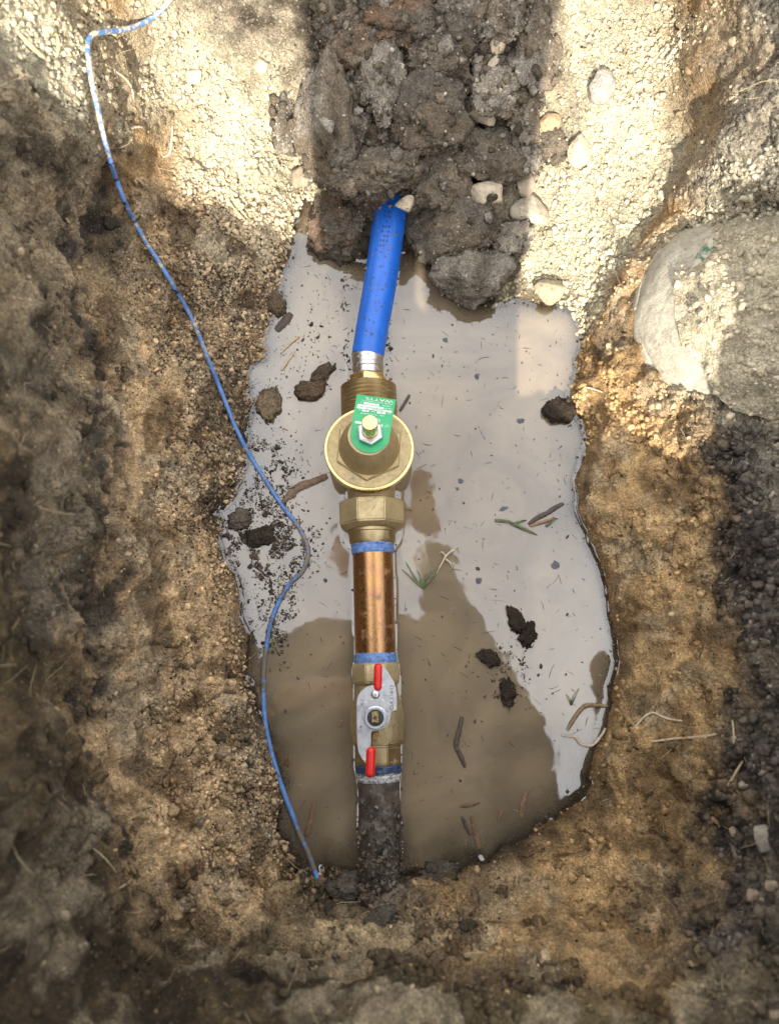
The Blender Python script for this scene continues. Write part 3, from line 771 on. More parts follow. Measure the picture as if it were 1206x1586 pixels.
for (x0, y0), (x1, y1), r0 in (((573,228), (569,425), 44), ((498,1098), (490,1320), 49)):
    a, b = hpt(x0, y0, -.001), hpt(x1, y1, -.001); r_ = mm(r0 / 6.7, 1040, HZ); n = 24
    L_ = (b - a).length; pr = []
    for k in range(9): pr.append((-r_ * math.cos(k / 8 * math.pi / 2) , max(r_ * math.sin(k / 8 * math.pi / 2), r_ * .05)))
    pr += [(L_ + r_ * math.sin(k / 8 * math.pi / 2), max(r_ * math.cos(k / 8 * math.pi / 2), r_ * .05)) for k in range(9)]
    bm = bmesh.new(); lathe_bm(bm, a, b - a, pr, 24); part("grip", bm, REDP, valve)
NC_ = hpt(545, 745)
up = Vector((0, 0, 1)); uy = Vector((0, 1, 0))
bm = bmesh.new(); lathe_bm(bm, NC_, up, [(0, .0118), (.0004, .0122), (.0052, .0122), (.0060, .0114)], 6, ref=uy, phase=.2, cap=False)
lathe_bm(bm, NC_, up, [(.0059, .0116), (.0063, .0108), (.0063, .0086), (.0040, .0084)], 40, cap=False)
part("stem_nut", bm, PLATE, valve, math.radians(25))
bm = bmesh.new(); lathe_bm(bm, NC_, up, [(0, .0083), (.0045, .0083), (.0048, .0078)], 32, mi=1)
for z0, z1 in ((.004, .0085),):
    c4 = [(507,684), (577,684), (577,798), (507,798)]
    A_ = [bm.verts.new(hpt(x, y, z0)) for x, y in c4]; B_ = [bm.verts.new(hpt(x, y, z1)) for x, y in c4]
    bm.faces.new(list(reversed(B_)))
    for j in range(4): bm.faces.new((A_[j], B_[j], B_[(j + 1) % 4], A_[(j + 1) % 4]))
bmesh.ops.recalc_face_normals(bm, faces=bm.faces[:])
text_bm(bm, "0", 1.0, lambda a, b: hpt(526 + a, 770 - b * 68, .0087), 1, 32)
part("stem", bm, [BRASS, BLACK], valve)
bm = bmesh.new(); lathe_bm(bm, hpt(543, 508), up, [(0, .0044), (.0012, .0044), (.0022, .0034), (.0026, .0015)], 24); part("stop_screw", bm, STEEL, valve)
bm = bmesh.new(); c4 = [(515,910), (588,905), (588,955), (515,965)]
A_ = [bm.verts.new(W(500 + x / 6.7, 1000 + y / 6.7, .030)) for x, y in c4]; B_ = [bm.verts.new(W(500 + x / 6.7, 1000 + y / 6.7, .046)) for x, y in c4]
bm.faces.new(list(reversed(B_)))
for j in range(4): bm.faces.new((A_[j], B_[j], B_[(j + 1) % 4], A_[(j + 1) % 4]))
bmesh.ops.recalc_face_normals(bm, faces=bm.faces[:]); bmesh.ops.bevel(bm, geom=bm.edges[:], offset=.0007, segments=2, affect='EDGES'); part("stop_lug", bm, BRASS, valve)

# old corroded pipe running into the near bank
bm = bmesh.new()
rows = [(1194,69), (1197,71)] + [(1198 + k * 4, 66 + .02 * k) for k in range(70)]
o_, d_, pr = along(rows)
n_ = fbm(np.array([[k * .35, j * .5, 0] for k in range(len(pr)) for j in range(48)], np.float32), 3, 5).reshape(len(pr), 48)
lathe_bm(bm, o_, d_, pr, 48, wob=lambda k, j: .055 * n_[k, j] * min(1, k / 6)); old = part("old_pipe", bm, RUST, line, math.radians(70), LOC)
old["label"] = "dark corroded pipe crusted with soil going into the near bank"
o_, d_, pr = along([(1194,64), (1196,71), (1198,69), (1200,71), (1203,69), (1205,70), (1209,66)]); bm = bmesh.new(); lathe_bm(bm, o_, d_, pr, 56, wob=lumpy(.02)); part("thread_tape", bm, TAPE, old)

# ------------------------------------------------------------------ tracer wire
def wire_material():
    m, t, b = mat("blue_wire"); P = pos(t)
    du = N(t, "ShaderNodeAttribute", attribute_name="dust").outputs["Fac"]
    c = mixc(t, rng_node(t, noise(t, P, 160, 3), .3, .7), (.055, .15, .40), (.12, .23, .46))
    n1_ = noise(t, P, 130, 5, .7)
    f = rng_node(t, math_(t, 'ADD', n1_, math_(t, 'SUBTRACT', du, .5)), .5, .58)
    hgt_ = N(t, "ShaderNodeAttribute", attribute_name="height").outputs["Fac"]
    c = mixc(t, f, c, mixc(t, hgt_, (.15, .12, .09), (.52, .47, .36)))
    t.links.new(c, b.inputs["Base Color"]); t.links.new(rng_node(t, f, 0, 1, .42, .9), b.inputs["Roughness"])
    bump(t, b, math_(t, 'ADD', noise(t, P, 420, 4), f), .7, .0010)
    return m
WIREPX = [(268,-6),(240,25),(200,44),(165,49),(143,54),(136,75),(143,130),(152,170),(162,215),(176,265),(196,318),(222,368),(250,412),(276,455),(300,500),(324,560),(345,612),(364,660),(385,702),(410,742),(436,782),(458,810),(472,835),(477,858),(468,885),(448,905),(432,932),(420,962),(415,985),(409,1030),(408,1075),(411,1120),(419,1160),(429,1195),(441,1232),(455,1268),(463,1290),(476,1318),(492,1362)]
pxp, _ = tube_pts([Vector((x, y, 0)) for x, y in WIREPX], 330)
hts = []
for v in pxp:
    p, n = drop(v.x, v.y); hts.append(max(p.z + (.0045 if p.z > .003 else 0), .0016))
hts = np.array(hts); up_ = np.arange(330) < 120
mxf = np.max([np.roll(np.pad(hts, 4, mode='edge'), k)[4:-4] for k in range(-4, 5)], axis=0)
hts = np.where(up_, mxf, hts)
for _ in range(5): hts[1:-1] = .5 * hts[1:-1] + .25 * (hts[:-2] + hts[2:])
wpts = [W(v.x, v.y, float(h)) for v, h in zip(pxp, hts)]
bm = bmesh.new(); WR = .0027
tube_bm(bm, wpts, WR, 10)
wire = obj_bm("tracer_wire", bm, wire_material(), None, math.radians(80))
tag(wire, "blue insulated wire hanging down the left bank into the muddy pool", "wire")
at = wire.data.attributes.new("dust", 'FLOAT', 'POINT'); ah = wire.data.attributes.new("height", 'FLOAT', 'POINT')
fr_ = np.repeat(np.linspace(0, 1, 330), 10)
du = np.interp(fr_, [0, .05, .10, .14, .19, .24, .30, .36, .42, .46, .55, .60, .63, .66, .70, .74, .77, .79, .82, .93, .95, .97, 1], [.62, .5, .55, .62, .58, .42, .5, .44, .54, .42, .44, .46, .56, .62, .50, .44, .60, .62, .38, .40, .62, .62, .55])
at.data.foreach_set("value", du.astype(np.float32)); ah.data.foreach_set("value", np.interp(fr_, [0, .5, .7], [1, .6, 0]).astype(np.float32))

# ------------------------------------------------------------------ round green valve box half buried on the right bank
def box_material():
    m, t, b = mat("green_box_plastic"); P = pos(t)
    n1_ = noise(t, P, 34, 6, .7); n2_ = noise(t, P, 90, 6, .75)
    du_ = mixc(t, rng_node(t, n2_, .35, .65), (.28, .25, .19), (.44, .40, .31))
    c = mixc(t, rng_node(t, n1_, .32, .37), (.045, .19, .085), du_)
    c = mixc(t, rng_node(t, noise(t, P, 260, 4), .58, .66, 0, .6), c, (.13, .11, .08))
    t.links.new(c, b.inputs["Base Color"]); b.inputs["Roughness"].default_value = .75
    w_ = N(t, "ShaderNodeTexWave", wave_type='BANDS'); w_.inputs["Scale"].default_value = 9; w_.inputs["Distortion"].default_value = 14; w_.inputs["Detail"].default_value = 4
    t.links.new(P, w_.inputs["Vector"])
    bump(t, b, math_(t, 'ADD', math_(t, 'MULTIPLY', w_.outputs["Fac"], .6), n2_), .8, .004); return m
BOXG = box_material()
BOXL = plain("green_box_lid", (.015, .085, .035), .5, .3, 40, bmp=.4, bscale=160, dirt=(.42, .38, .29), dirt_amt=1.0, dlo=.42)
bc = W(1170, 496, .082)
box = tag(empty("valve_box", bc), "round green plastic valve box half buried in pale soil on the right bank", "valve box")
wd = fbm(np.array([[math.cos(a) * 2, math.sin(a) * 2, h * 3] for h in range(12) for a in np.linspace(0, 2 * math.pi, 96, endpoint=False)], np.float32), 2, 77).reshape(12, 96)
bm = bmesh.new(); lathe_bm(bm, bc, Vector((0, 0, 1)), [(-.05, 0.1355), (0, 0.1333), (.010, 0.1313), (.020, 0.1266), (.030, 0.1193), (.039, 0.1103), (.047, 0.1014), (.052, 0.0941), (.055, 0.0885), (.057, 0.0560)], 96, wob=lambda k, j: .016 * wd[k, j])
part("box_body", bm, BOXG, box, math.radians(40), bc)
bm = bmesh.new(); lathe_bm(bm, bc, Vector((0, 0, 1)), [(-.012, 0.1327), (-.010, 0.1361), (-.002, 0.1364), (.002, 0.1344), (.003, 0.1316)], 96, cap=False); part("base_flange", bm, BOXG, box, math.radians(40), bc)
bm = bmesh.new(); lathe_bm(bm, bc, Vector((0, 0, 1)), [(.048, 0.0969), (.0525, 0.0974), (.0555, 0.0958), (.057, 0.0918), (.0575, 0.0448)], 96); part("box_lid", bm, BOXL, box, math.radians(40), bc)
# loose pale soil heaped over the lid
def heap(name, c, rx_, ry_, hh, seed, col, n=(150, 90)):
    a = np.linspace(0, 2 * np.pi, n[0], endpoint=False); r = np.linspace(0, 1, n[1]); A, R_ = np.meshgrid(a, r, indexing='ij')
    edge = 1 + .10 * fbm(np.stack([np.cos(A) * 1.6, np.sin(A) * 1.6, A * 0], -1).reshape(-1, 3).astype(np.float32), 3, seed).reshape(A.shape)
    X, Y = rx_ * R_ * edge * np.cos(A), ry_ * R_ * edge * np.sin(A); Z_ = hh * (1 - R_ ** 2.2)
    P_ = np.stack([X + c.x, Y + c.y, Z_ + c.z], -1).reshape(-1, 3); p32 = P_.astype(np.float32)
    w_, v_ = worley(p32 / .013, seed + 3); w2_, v2_ = worley(p32 / .006, seed + 4)
    P_[:, 2] += .010 * fbm(p32 / .04, 3, seed + 1) + .006 * (.5 - w_) * (.3 + v_) + .0030 * (.5 - w2_)
    i = np.arange(n[0])[:, None]; j = np.arange(n[1] - 1)[None]
    q0 = (i * n[1] + j).ravel(); q1 = (((i + 1) % n[0]) * n[1] + j).ravel()
    F = np.stack([q0, q0 + 1, q1 + 1, q1], 1)
    tn = np.tile(np.array(col), (len(P_), 1))
    o = mesh_np(name, P_, F, SOIL, {"tint": tn, "speck": np.full(len(P_), .3), "wet": np.zeros(len(P_))}, smooth=True)
    return tag(o, kind='stuff'), P_
hp_o, HP = heap("loose_soil", bc + Vector((.050, -.008, .044)), .160, .158, .080, 40, (.50, .43, .295))
# ------------------------------------------------------------------ clods, stones and clumps, each a thing of its own
ICO4 = bmesh.new(); bmesh.ops.create_icosphere(ICO4, subdivisions=5, radius=1); ICO4.verts.ensure_lookup_table()
I4V = np.array([v.co[:] for v in ICO4.verts]); I4F = np.array([[v.index for v in f.verts] for f in ICO4.faces]); ICO4.free()
ICO3 = bmesh.new(); bmesh.ops.create_icosphere(ICO3, subdivisions=4, radius=1); ICO3.verts.ensure_lookup_table()
I3V = np.array([v.co[:] for v in ICO3.verts]); I3F = np.array([[v.index for v in f.verts] for f in ICO3.faces]); ICO3.free()
CLOD_PTS = []
def lump(name, px, py, wpx, hpx, label, cat, group, col, seed, kind='clod', thick=.62, sink=.30, rot=0.0, wetv=0.0, water=True, lift=0.0, col2=None):
    p, n = drop(px, py, water)
    dep = depth_at(py, p.z); a, b = wpx / FPX * dep / 2, hpx / FPX * dep / 2
    V0, F0 = (I4V, I4F) if max(wpx, hpx) > 76 else (I3V, I3F)
    s32 = V0.astype(np.float32)
    c_ = min(a, b) * thick
    if kind == 'clod':
        size = max(a, b)
        r = 1 + .20 * fbm(s32 * 1.15 + seed, 2, seed) + .15 * fbm(s32 * 2.5 + seed, 3, seed + 1)
        w_, v_ = worley(s32 * 2.3 + seed, seed + 5); r += .20 * (.45 - w_) * (.3 + v_)
        r -= .16 * np.clip(1 - np.abs(fbm(s32 * 1.7 + seed, 2, seed + 7)) / .07, 0, 1)
        w_, v_ = worley(s32 * size / .0085 + seed, seed + 2); r += (.0068 / size) * (.5 - w_) * (.3 + 1.4 * v_)
        w_, v_ = worley(s32 * size / .0042 + seed, seed + 3); r += (.0034 / size) * (.5 - w_) * (.3 + 1.4 * v_)
        r += (.0012 / size) * vnoise(s32 * size / .0022, seed)
    else:
        r = 1 + .13 * fbm(s32 * .9 + seed, 2, seed)
        w_, v_ = worley(s32 * 1.15 + seed, seed + 2)
        for _ in range(15):
            pl = rng.normal(size=3); pl /= np.linalg.norm(pl); dcut = rng.uniform(.58, .88)
            h_ = V0 @ pl; r = np.where(h_ * r > dcut, r * .04 + .96 * dcut / np.maximum(h_, 1e-3), r)
        r += .03 * fbm(s32 * 3.5 + seed, 4, seed + 4) + .012 * vnoise(s32 * 14, seed)
    V = V0 * r[:, None]
    cr_, sr_ = math.cos(rot), math.sin(rot)
    V = V * np.array([a, b, c_])
    V = V @ np.array([[cr_, sr_, 0], [-sr_, cr_, 0], [0, 0, 1]])
    ez = (n * .8 + Vector((0, 0, .6))).normalized(); ex = Vector((1, 0, 0)); ex = (ex - ez * ex.dot(ez)).normalized(); ey = ez.cross(ex)
    V = V @ np.array([ex[:], ey[:], ez[:]])
    centre = p + ez * (c_ * (1 - 2 * sink) + lift)
    # keep the lump's middle on its sight line
    centre = W(px, py, centre.z)
    tn = np.tile(np.array(col), (len(V), 1))
    if col2 is not None:
        f = np.clip(.5 + 1.3 * fbm(s32 * 1.7 + seed * 3, 3, seed + 9), 0, 1)[:, None]; tn = tn * (1 - f) + np.array(col2) * f
    wz_ = np.clip(1 - (V[:, 2] + centre.z) / .010, 0, 1) * (centre.z - c_ < .004)
    o = mesh_np(name, V, F0, SOIL if kind == 'clod' else ROCK, {"tint": tn, "speck": np.full(len(V), .30), "wet": np.clip(np.maximum(wz_, wetv), 0, 1)}, smooth=True)
    o.location = centre; tag(o, label, cat, group)
    if name == 'soil_clod': CLOD_PTS.append((V + np.array(centre)[None], tn))
    return o
def rock_material():
    m, t, b = mat("stone"); P = objc(t)
    tint_ = N(t, "ShaderNodeAttribute", attribute_name="tint").outputs["Color"]
    c = mixc(t, 1.0, tint_, rng_node(t, noise(t, P, 90, 6, .7), .3, .7, .6, 1.3), 'MULTIPLY')
    pit = rng_node(t, noise(t, P, 330, 3), .62, .70); c = mixc(t, pit, c, (.07, .055, .04))
    t.links.new(c, b.inputs["Base Color"]); b.inputs["Roughness"].default_value = .9
    bump(t, b, math_(t, 'SUBTRACT', noise(t, P, 260, 5, .7), math_(t, 'MULTIPLY', pit, .5)), .9, .0016); return m
ROCK = rock_material()
DK, BR, GY_, PL = (.145, .122, .092), (.20, .158, .11), (.28, .245, .195), (.38, .325, .24)
G1 = "soil clods heaped over the blue pipe"
CL = [
 (514,185,118,165,"big rounded brown clod left of the heap's hollow", BR, GY_, 'clod'),
 (552,69,84,66,"reddish brown flat topped clod high on the heap", (.175,.12,.075), BR, 'clod'),
 (591,112,66,112,"upright grey crumbly clod in the upper middle of the heap", GY_, DK, 'clod'),
 (668,168,104,138,"large upright dark clod right of the hollow", (.15,.115,.08), DK, 'clod'),
 (622,24,96,76,"rust streaked clod at the top edge of the heap", (.185,.115,.07), DK, 'clod'),
 (722,30,104,70,"wide grey clod at the upper right of the heap", GY_, DK, 'clod'),
 (450,192,58,78,"lumpy grey clod on the left rim of the heap beside sunlit sand", GY_, DK, 'clod'),
 (582,270,128,66,"overhanging dark clod resting across the top of the blue pipe", DK, BR, 'clod'),
 (527,350,90,96,"wet reddish clod standing in water left of the blue pipe", DK, (.155,.105,.07), 'clod'),
 (678,276,104,86,"dark clod pressed against the right side of the blue pipe end", DK, BR, 'clod'),
 (700,352,150,84,"long dark crumbly clod right of the blue pipe above the water", DK, BR, 'clod'),
 (728,420,108,96,"lowest dark clod at the water's edge with its right side in sun", DK, GY_, 'clod'),
 (765,238,108,74,"smooth brown block shaped clod above the square pale stone", BR, DK, 'clod'),
 (812,172,46,82,"narrow upright clod on the right side of the heap", BR, GY_, 'clod'),
 (816,240,46,54,"round grey clod between brown block and small brown clod", GY_, DK, 'clod'),
 (853,226,48,46,"small brown clod on the right rim of the heap", BR, DK, 'clod'),
 (768,144,70,66,"pale crumbly clod behind the long white stone", PL, GY_, 'clod'),
 (826,76,70,120,"tall brown clod at the heap's upper right edge", BR, GY_, 'clod'),
 (678,84,74,56,"dark small clod above the large upright clod", DK, BR, 'clod'),
 (520,30,70,70,"dark brown clod at the top left corner of the heap", BR, DK, 'clod'),
 (776,24,70,70,"grey brown clod at the top of the heap near the tall clod", GY_, BR, 'clod'),
 (640,225,50,34,"small dark clod in the hollow above the blue pipe", DK, DK, 'clod'),
 (716,235,46,36,"little dark clod left of the brown block clod", DK, GY_, 'clod'),
 (496,262,52,40,"dark clod tucked under the big rounded clod", DK, BR, 'clod'),
 (790,370,60,56,"sun touched clod beside the shallow sunlit water", GY_, PL, 'clod'),
]
for i, (x, y, w_, h_, lb, c1, c2, k) in enumerate(CL):
    lump("soil_clod", x, y, w_ * 1.10, h_ * 1.10, lb, "soil clod", G1, c1, 101 + i * 13, k, .60, .36, 0, 0.0, True, .022 if "across the top" in lb else .004, c2)
# the clod across the pipe and its neighbours sit on the pipe
G2 = "pale stones on the soil"
LM, OR_ = (.39, .335, .245), (.38, .26, .15)
for i, (x, y, w_, h_, rot, lb, c1) in enumerate([
 (750,178,54,36,-.65,"long whitish stone lying aslant on the dark heap",LM),
 (747,302,68,56,-.1,"large squarish pale stone right of the blue pipe",(.46,.38,.27)),
 (770,67,30,40,-.3,"oval tan stone high on the heap",(.42,.33,.22)),
 (766,96,24,22,0,"small pale stone just below the oval tan stone",(.44,.37,.27)),
 (849,192,48,36,-.2,"orange brown stone on the right rim of the heap",OR_),
 (467,274,42,38,0,"brown grey stone at the left foot of the heap by the water",(.30,.24,.17)),
 (502,281,30,28,.2,"tan pebble beside the brown grey stone at the water",(.36,.28,.18)),
 (628,315,32,28,.2,"pale crumbly pebble lying on the blue pipe",(.42,.34,.24)),
 (820,328,66,58,.2,"broad sunlit stone at the edge of the shallow water",LM),
 (813,286,36,42,-.2,"pointed grey stone above the broad sunlit stone",(.36,.30,.22)),
 (850,449,48,44,0,"rounded gravelly stone standing in the sunlit shallows",(.36,.29,.19)),
 (932,138,52,52,.3,"grey flat stone on the sunlit slope right of the heap",(.33,.305,.26)),
 (1187,1298,44,54,.1,"grey tan stone at the right edge on dark topsoil",(.34,.29,.23)),
 (405,103,34,28,.4,"cream stone on the sunlit slope left of the heap",(.46,.39,.26)),
 (1012,228,18,34,-.3,"small cream slab on the sunlit slope near the brown bank",(.46,.395,.265)),
 (898,235,44,62,.1,"cream lump on the sunlit slope beside the brown clod",(.45,.385,.26)),
 (1165,480,30,44,-.3,"pale oval stone in the loose soil over the valve box",(.48,.42,.30)),
 (1150,1210,20,18,.3,"small tan pebble on the dark soil near the right edge",(.45,.36,.25)),
 (1195,1372,26,24,.3,"tan pebble below the grey tan stone at the right edge",(.40,.30,.20)),
 (1165,1385,24,22,.1,"brown pebble left of the tan pebble at the lower right",(.33,.24,.16)),
 (735,1479,44,16,.1,"flat tan stone on the bank below the old pipe",(.40,.29,.16)),
 (300,118,30,26,.1,"cream pebble near the blue wire's upper bend",(.55,.48,.34)),
 (758,54,16,14,0,"tiny tan pebble above the oval tan stone",(.42,.33,.22)),
]):
    lump("stone", x, y, w_, h_, lb, "stone", G2, c1, 700 + i * 17, 'stone', .7, .25, rot, 0, True, .040 if 'lying on the blue' in lb else .003 if y < 500 and 430 < x < 880 else 0)
# soaked clumps standing in the water
WET = (.075, .052, .034)
for i, (x, y, w_, h_, rot, lb, c1, wv_) in enumerate([
 (478,605,48,30,.3,"wet brown soil clump in the water left of the regulator",(.17,.115,.065),.35),
 (499,578,22,44,-.7,"elongated soaked clump beside the steel pipe collar",(.15,.105,.06),.5),
 (800,962,26,40,.5,"glossy black S shaped clump floating on the pale water",WET,.9),
 (818,982,26,38,-.3,"lower bend of the glossy black clump on the pale water",WET,.9),
 (786,1070,24,40,.1,"shaggy dark clump floating below the glossy black one",WET,.7),
 (757,1018,34,20,-.5,"small soaked clump with a bright rim left of the shaggy one",WET,.7),
 (864,635,44,42,0,"dark wet clump against the right shore",WET,.8),
 (880,628,26,26,0,"small wet clump beside the dark clump at the right shore",(.13,.09,.055),.6),
 (430,470,26,34,.3,"brown clump at the left shore by the bark chip",(.20,.145,.085),.2),
 (415,625,34,52,.1,"tan clump jutting from the left shore",(.26,.19,.115),.2),
 (402,830,44,28,.2,"soaked clump in the left shallows under the wire",WET,.6),
 (372,805,34,30,.2,"grey wet clump in the left cove of the pool",(.20,.16,.12),.3),
 (600,1385,66,40,0,"crumbly soil clump where the old pipe enters the bank",(.22,.175,.125),.1),
 (540,1375,64,44,0,"dark soil clump left of the old pipe's end",DK,.2),
 (590,1425,60,40,.2,"dark crumbly clump below the old pipe's end",DK,.2),
 (680,1350,60,36,.1,"wet dark clump right of the old pipe's end",DK,.4),
]):
    mc_ = lump("mud_clump", x, y, w_, h_, lb, "mud clump", "wet clumps of soil in and around the pool", c1, 1300 + i * 19, 'clod', .55, .28, rot, wv_, True, 0)
    if lb.startswith("glossy black S"): bend = mc_
    if lb.startswith("lower bend"):
        mc_.name = "lower_bend"; mc_.parent = bend; mc_.location = mc_.location - bend.location
        for k_ in ("label", "category", "group"): del mc_[k_]

# (see loop above)
# ------------------------------------------------------------------ twigs, chips, straws, roots, blades
WOODC = plain("chip_wood", (.135, .075, .038), .6, .5, 300, bmp=.8, bscale=350)
WOODD = plain("dark_wood", (.060, .038, .026), .6, .5, 300, bmp=.8, bscale=350)
STRAW = plain("straw", (.44, .34, .19), .7, .25, 300)
ROOT = plain("pale_root", (.46, .38, .27), .7, .3, 300, bmp=.6, bscale=600)
BLADE = plain("green_blade", (.085, .105, .04), .5, .4, 200)
LEAFB = plain("brown_leaf", (.19, .095, .03), .45, .4, 200)
LEAFG = plain("grey_leaf", (.15, .15, .18), .4, .4, 200)
def stick(name, pts, wpx, m, label, cat, group, flat=.55, taper=.4, lift=.0012, jag=.12, seg=7):
    P3 = []
    for x, y in pts:
        p, n = drop(x, y); P3.append(p + n * lift)
    n = max(6, 5 * len(pts)); q, _ = tube_pts(P3, n)
    r = wpx / FPX * depth_at(pts[0][1], P3[0].z) / 2
    jit = [1 + random.uniform(-jag, jag) for _ in range(n)]
    c = sum((Vector(v) for v in q), Vector()) / n
    bm = bmesh.new(); tube_bm(bm, [v - c for v in q], lambda f: r * jit[int(f * (n - 1))] * (1 - taper * abs(2 * f - 1) ** 3), seg, flat=flat)
    o = obj_bm(name, bm, m, None, math.radians(60)); o.location = c
    return tag(o, label, cat, group)
gW, gT, gR, gS = "wood chips on the water", "twigs on the water and soil", "roots showing in the bank", "dry straws on the soil"
stick("twig", [(715,1110),(711,1130),(706,1154),(713,1170),(720,1188)], 8, WOODD, "forked brown twig floating right of the valve handle", "twig", gT)
stick("wood_chip", [(814,1227),(810,1247),(806,1266)], 9, WOODC, "orange brown wood chip floating alone near the right shore", "wood chip", gW, .3)
stick("wood_chip", [(712,1248),(727,1246),(742,1242)], 6, WOODC, "thin chip floating level above the two dark chips", "wood chip", gW, .3)
stick("wood_chip", [(715,1264),(721,1278),(728,1293)], 6, WOODD, "short dark chip at the near shore, left one of a pair", "wood chip", gW, .4)
stick("wood_chip", [(731,1264),(735,1288),(742,1314)], 9, WOODC, "long splintered chip standing at the near shore", "wood chip", gW, .5)
stick("wood_chip", [(776,1254),(774,1263),(771,1273)], 4, WOODC, "tiny orange chip near the larger orange brown chip", "wood chip", gW, .4)
stick("twig", [(488,1242),(482,1266),(475,1294)], 8, WOODC, "split brown stick leaning in the water beside the blue wire", "twig", gT)
stick("twig", [(818,812),(830,803),(846,795),(860,786),(872,780)], 8, WOODD, "dark rotten twig at the right edge of the pale water", "twig", gT)
stick("twig", [(820,815),(850,806),(858,801)], 5, LEAFB, "thin mossy twig beside the dark rotten twig", "twig", gT)
stick("twig", [(619,637),(627,624),(634,612)], 5, WOODD, "short brown twig beside the regulator flange", "twig", gT)
stick("twig", [(438,778),(450,766),(464,754),(486,746),(507,737)], 13, plain("bark", (.16,.10,.06), .75, .5, 250, bmp=1, bscale=300), "soft brown bark strip lying in the water left of the union nut", "bark", gT, .45)
stick("wood_chip", [(428,512),(440,499),(451,486)], 13, WOODD, "brown bark chip on the left shore under the rounded lump", "wood chip", gW, .5)
stick("straw", [(435,547),(449,533),(464,521)], 3, STRAW, "pale straw floating near the left shore", "straw", gS)
stick("straw", [(436,574),(444,561),(456,546)], 4, STRAW, "short pale straw floating below the first near the left shore", "straw", gS)
stick("straw", [(30,54),(48,72),(69,92)], 9, STRAW, "thick yellow straw on the sunlit ground at top left", "straw", gS, .8)
stick("straw", [(86,52),(90,70),(87,90)], 7, STRAW, "curved yellow straw right of the thick one at top left", "straw", gS, .8)
stick("straw", [(321,265),(350,308),(388,352)], 3, STRAW, "long thin straw at the sunlit shore, left of two", "straw", gS)
stick("straw", [(340,266),(368,318),(408,368)], 3, STRAW, "long thin straw at the sunlit shore, right of two", "straw", gS)
stick("straw", [(184,1376),(193,1370),(202,1363)], 5, STRAW, "short straw stuck in the dark left bank", "straw", gS)
stick("straw", [(142,1314),(160,1330),(180,1352)], 3, STRAW, "thin bent straw above the short one on the dark bank", "straw", gS)
stick("pale_root", [(179,111),(192,120),(203,135),(206,154)], 4, ROOT, "white rootlet hanging at the shaded strip right of the wire", "root", gR, 1)
stick("pale_root", [(196,205),(206,198),(220,198)], 4, ROOT, "short white rootlet below the hanging one", "root", gR, 1)
stick("pale_root", [(267,196),(265,220),(262,238),(252,243)], 4, ROOT, "thin white rootlet on the sunlit slope", "root", gR, 1)
stick("pale_root", [(869,1139),(890,1142),(898,1152),(916,1154),(931,1138),(938,1128)], 5, ROOT, "pale crooked root floating at the right shore", "root", gR, 1)
stick("muddy_root", [(878,1131),(885,1118),(893,1106),(902,1096),(912,1092),(940,1094)], 7, plain("mud_root", (.20,.135,.07), .7, .4, 300, bmp=.8), "mud coated root arching out of the right shore", "root", gR, 1)
stick("pale_root", [(982,1128),(990,1117),(1001,1109),(1012,1105),(1024,1110),(1036,1114),(1056,1116)], 4, ROOT, "pale root creeping along the clay bank", "root", gR, 1, .3, .0015)
stick("wire_strand", [(1080,776),(1088,784),(1104,797),(1124,820),(1140,836),(1158,845),(1182,850),(1208,851)], 3, WOODD, "thin dark wire strand on the topsoil at right", "wire", None, 1)
stick("straw", [(1010,1150),(1040,1146),(1085,1142),(1110,1136)], 4, ROOT, "long rootlet lying across the dark soil at right", "root", gR, 1)
stick("straw", [(1128,1096),(1135,1120),(1136,1150)], 3, STRAW, "upright straw on the dark soil right of the pale root", "straw", gS)
stick("straw", [(1116,1236),(1132,1210),(1150,1178)], 4, STRAW, "slanting straw on the dark soil at lower right", "straw", gS)
stick("straw", [(905,600),(918,602),(933,607)], 3, ROOT, "curved white rootlet on the clay by the wet clump", "root", gR, 1)
def sprig(pts_list, wpx, m, label, cat, name, lift0=.001):
    root_p, n = drop(*pts_list[0][0]); o = tag(empty(name, root_p), label, cat)
    for pts in pts_list:
        P3 = [drop(x, y)[0] + Vector((0, 0, lift0 + .004 * k * (len(pts) - 1 - k))) for k, (x, y) in enumerate(pts)]
        q, _ = tube_pts(P3, 9); r = wpx / FPX * .84 / 2
        bm = bmesh.new(); tube_bm(bm, q, lambda f: r * (1 - .8 * f), 5, flat=.4)
        c = obj_bm("blade", bm, m, o, 1.0); c.matrix_parent_inverse = Matrix.Translation(-root_p)
sprig([[(653,910),(640,892),(628,870)], [(653,910),(636,895),(622,882)], [(653,910),(660,890),(683,880)], [(654,910),(668,893),(676,892)], [(653,911),(664,900),(674,893)], [(652,910),(650,895),(646,882)]], 4.5, BLADE, "small tuft of green grass floating right of the copper nipple", "grass tuft", "grass_tuft")
sprig([[(766,806),(785,808),(800,814)], [(790,810),(812,820),(832,829)], [(795,812),(806,808),(815,806)], [(845,815),(855,808),(862,803)]], 6, BLADE, "flat green grass blades floating by the dark twig", "grass", "grass_sprig")
sprig([[(702,852),(690,862),(676,888)], [(702,852),(708,848),(710,856)], [(690,862),(684,856),(680,856)], [(690,866),(696,872),(700,880)]], 4, ROOT, "dry curled seed sprig beside the green tuft", "sprig", "dry_sprig")
sprig([[(884,1092),(888,1080),(896,1066)], [(884,1092),(880,1082),(876,1075)]], 3, BLADE, "thin green blade near the mud coated root", "grass", "grass_sprig")
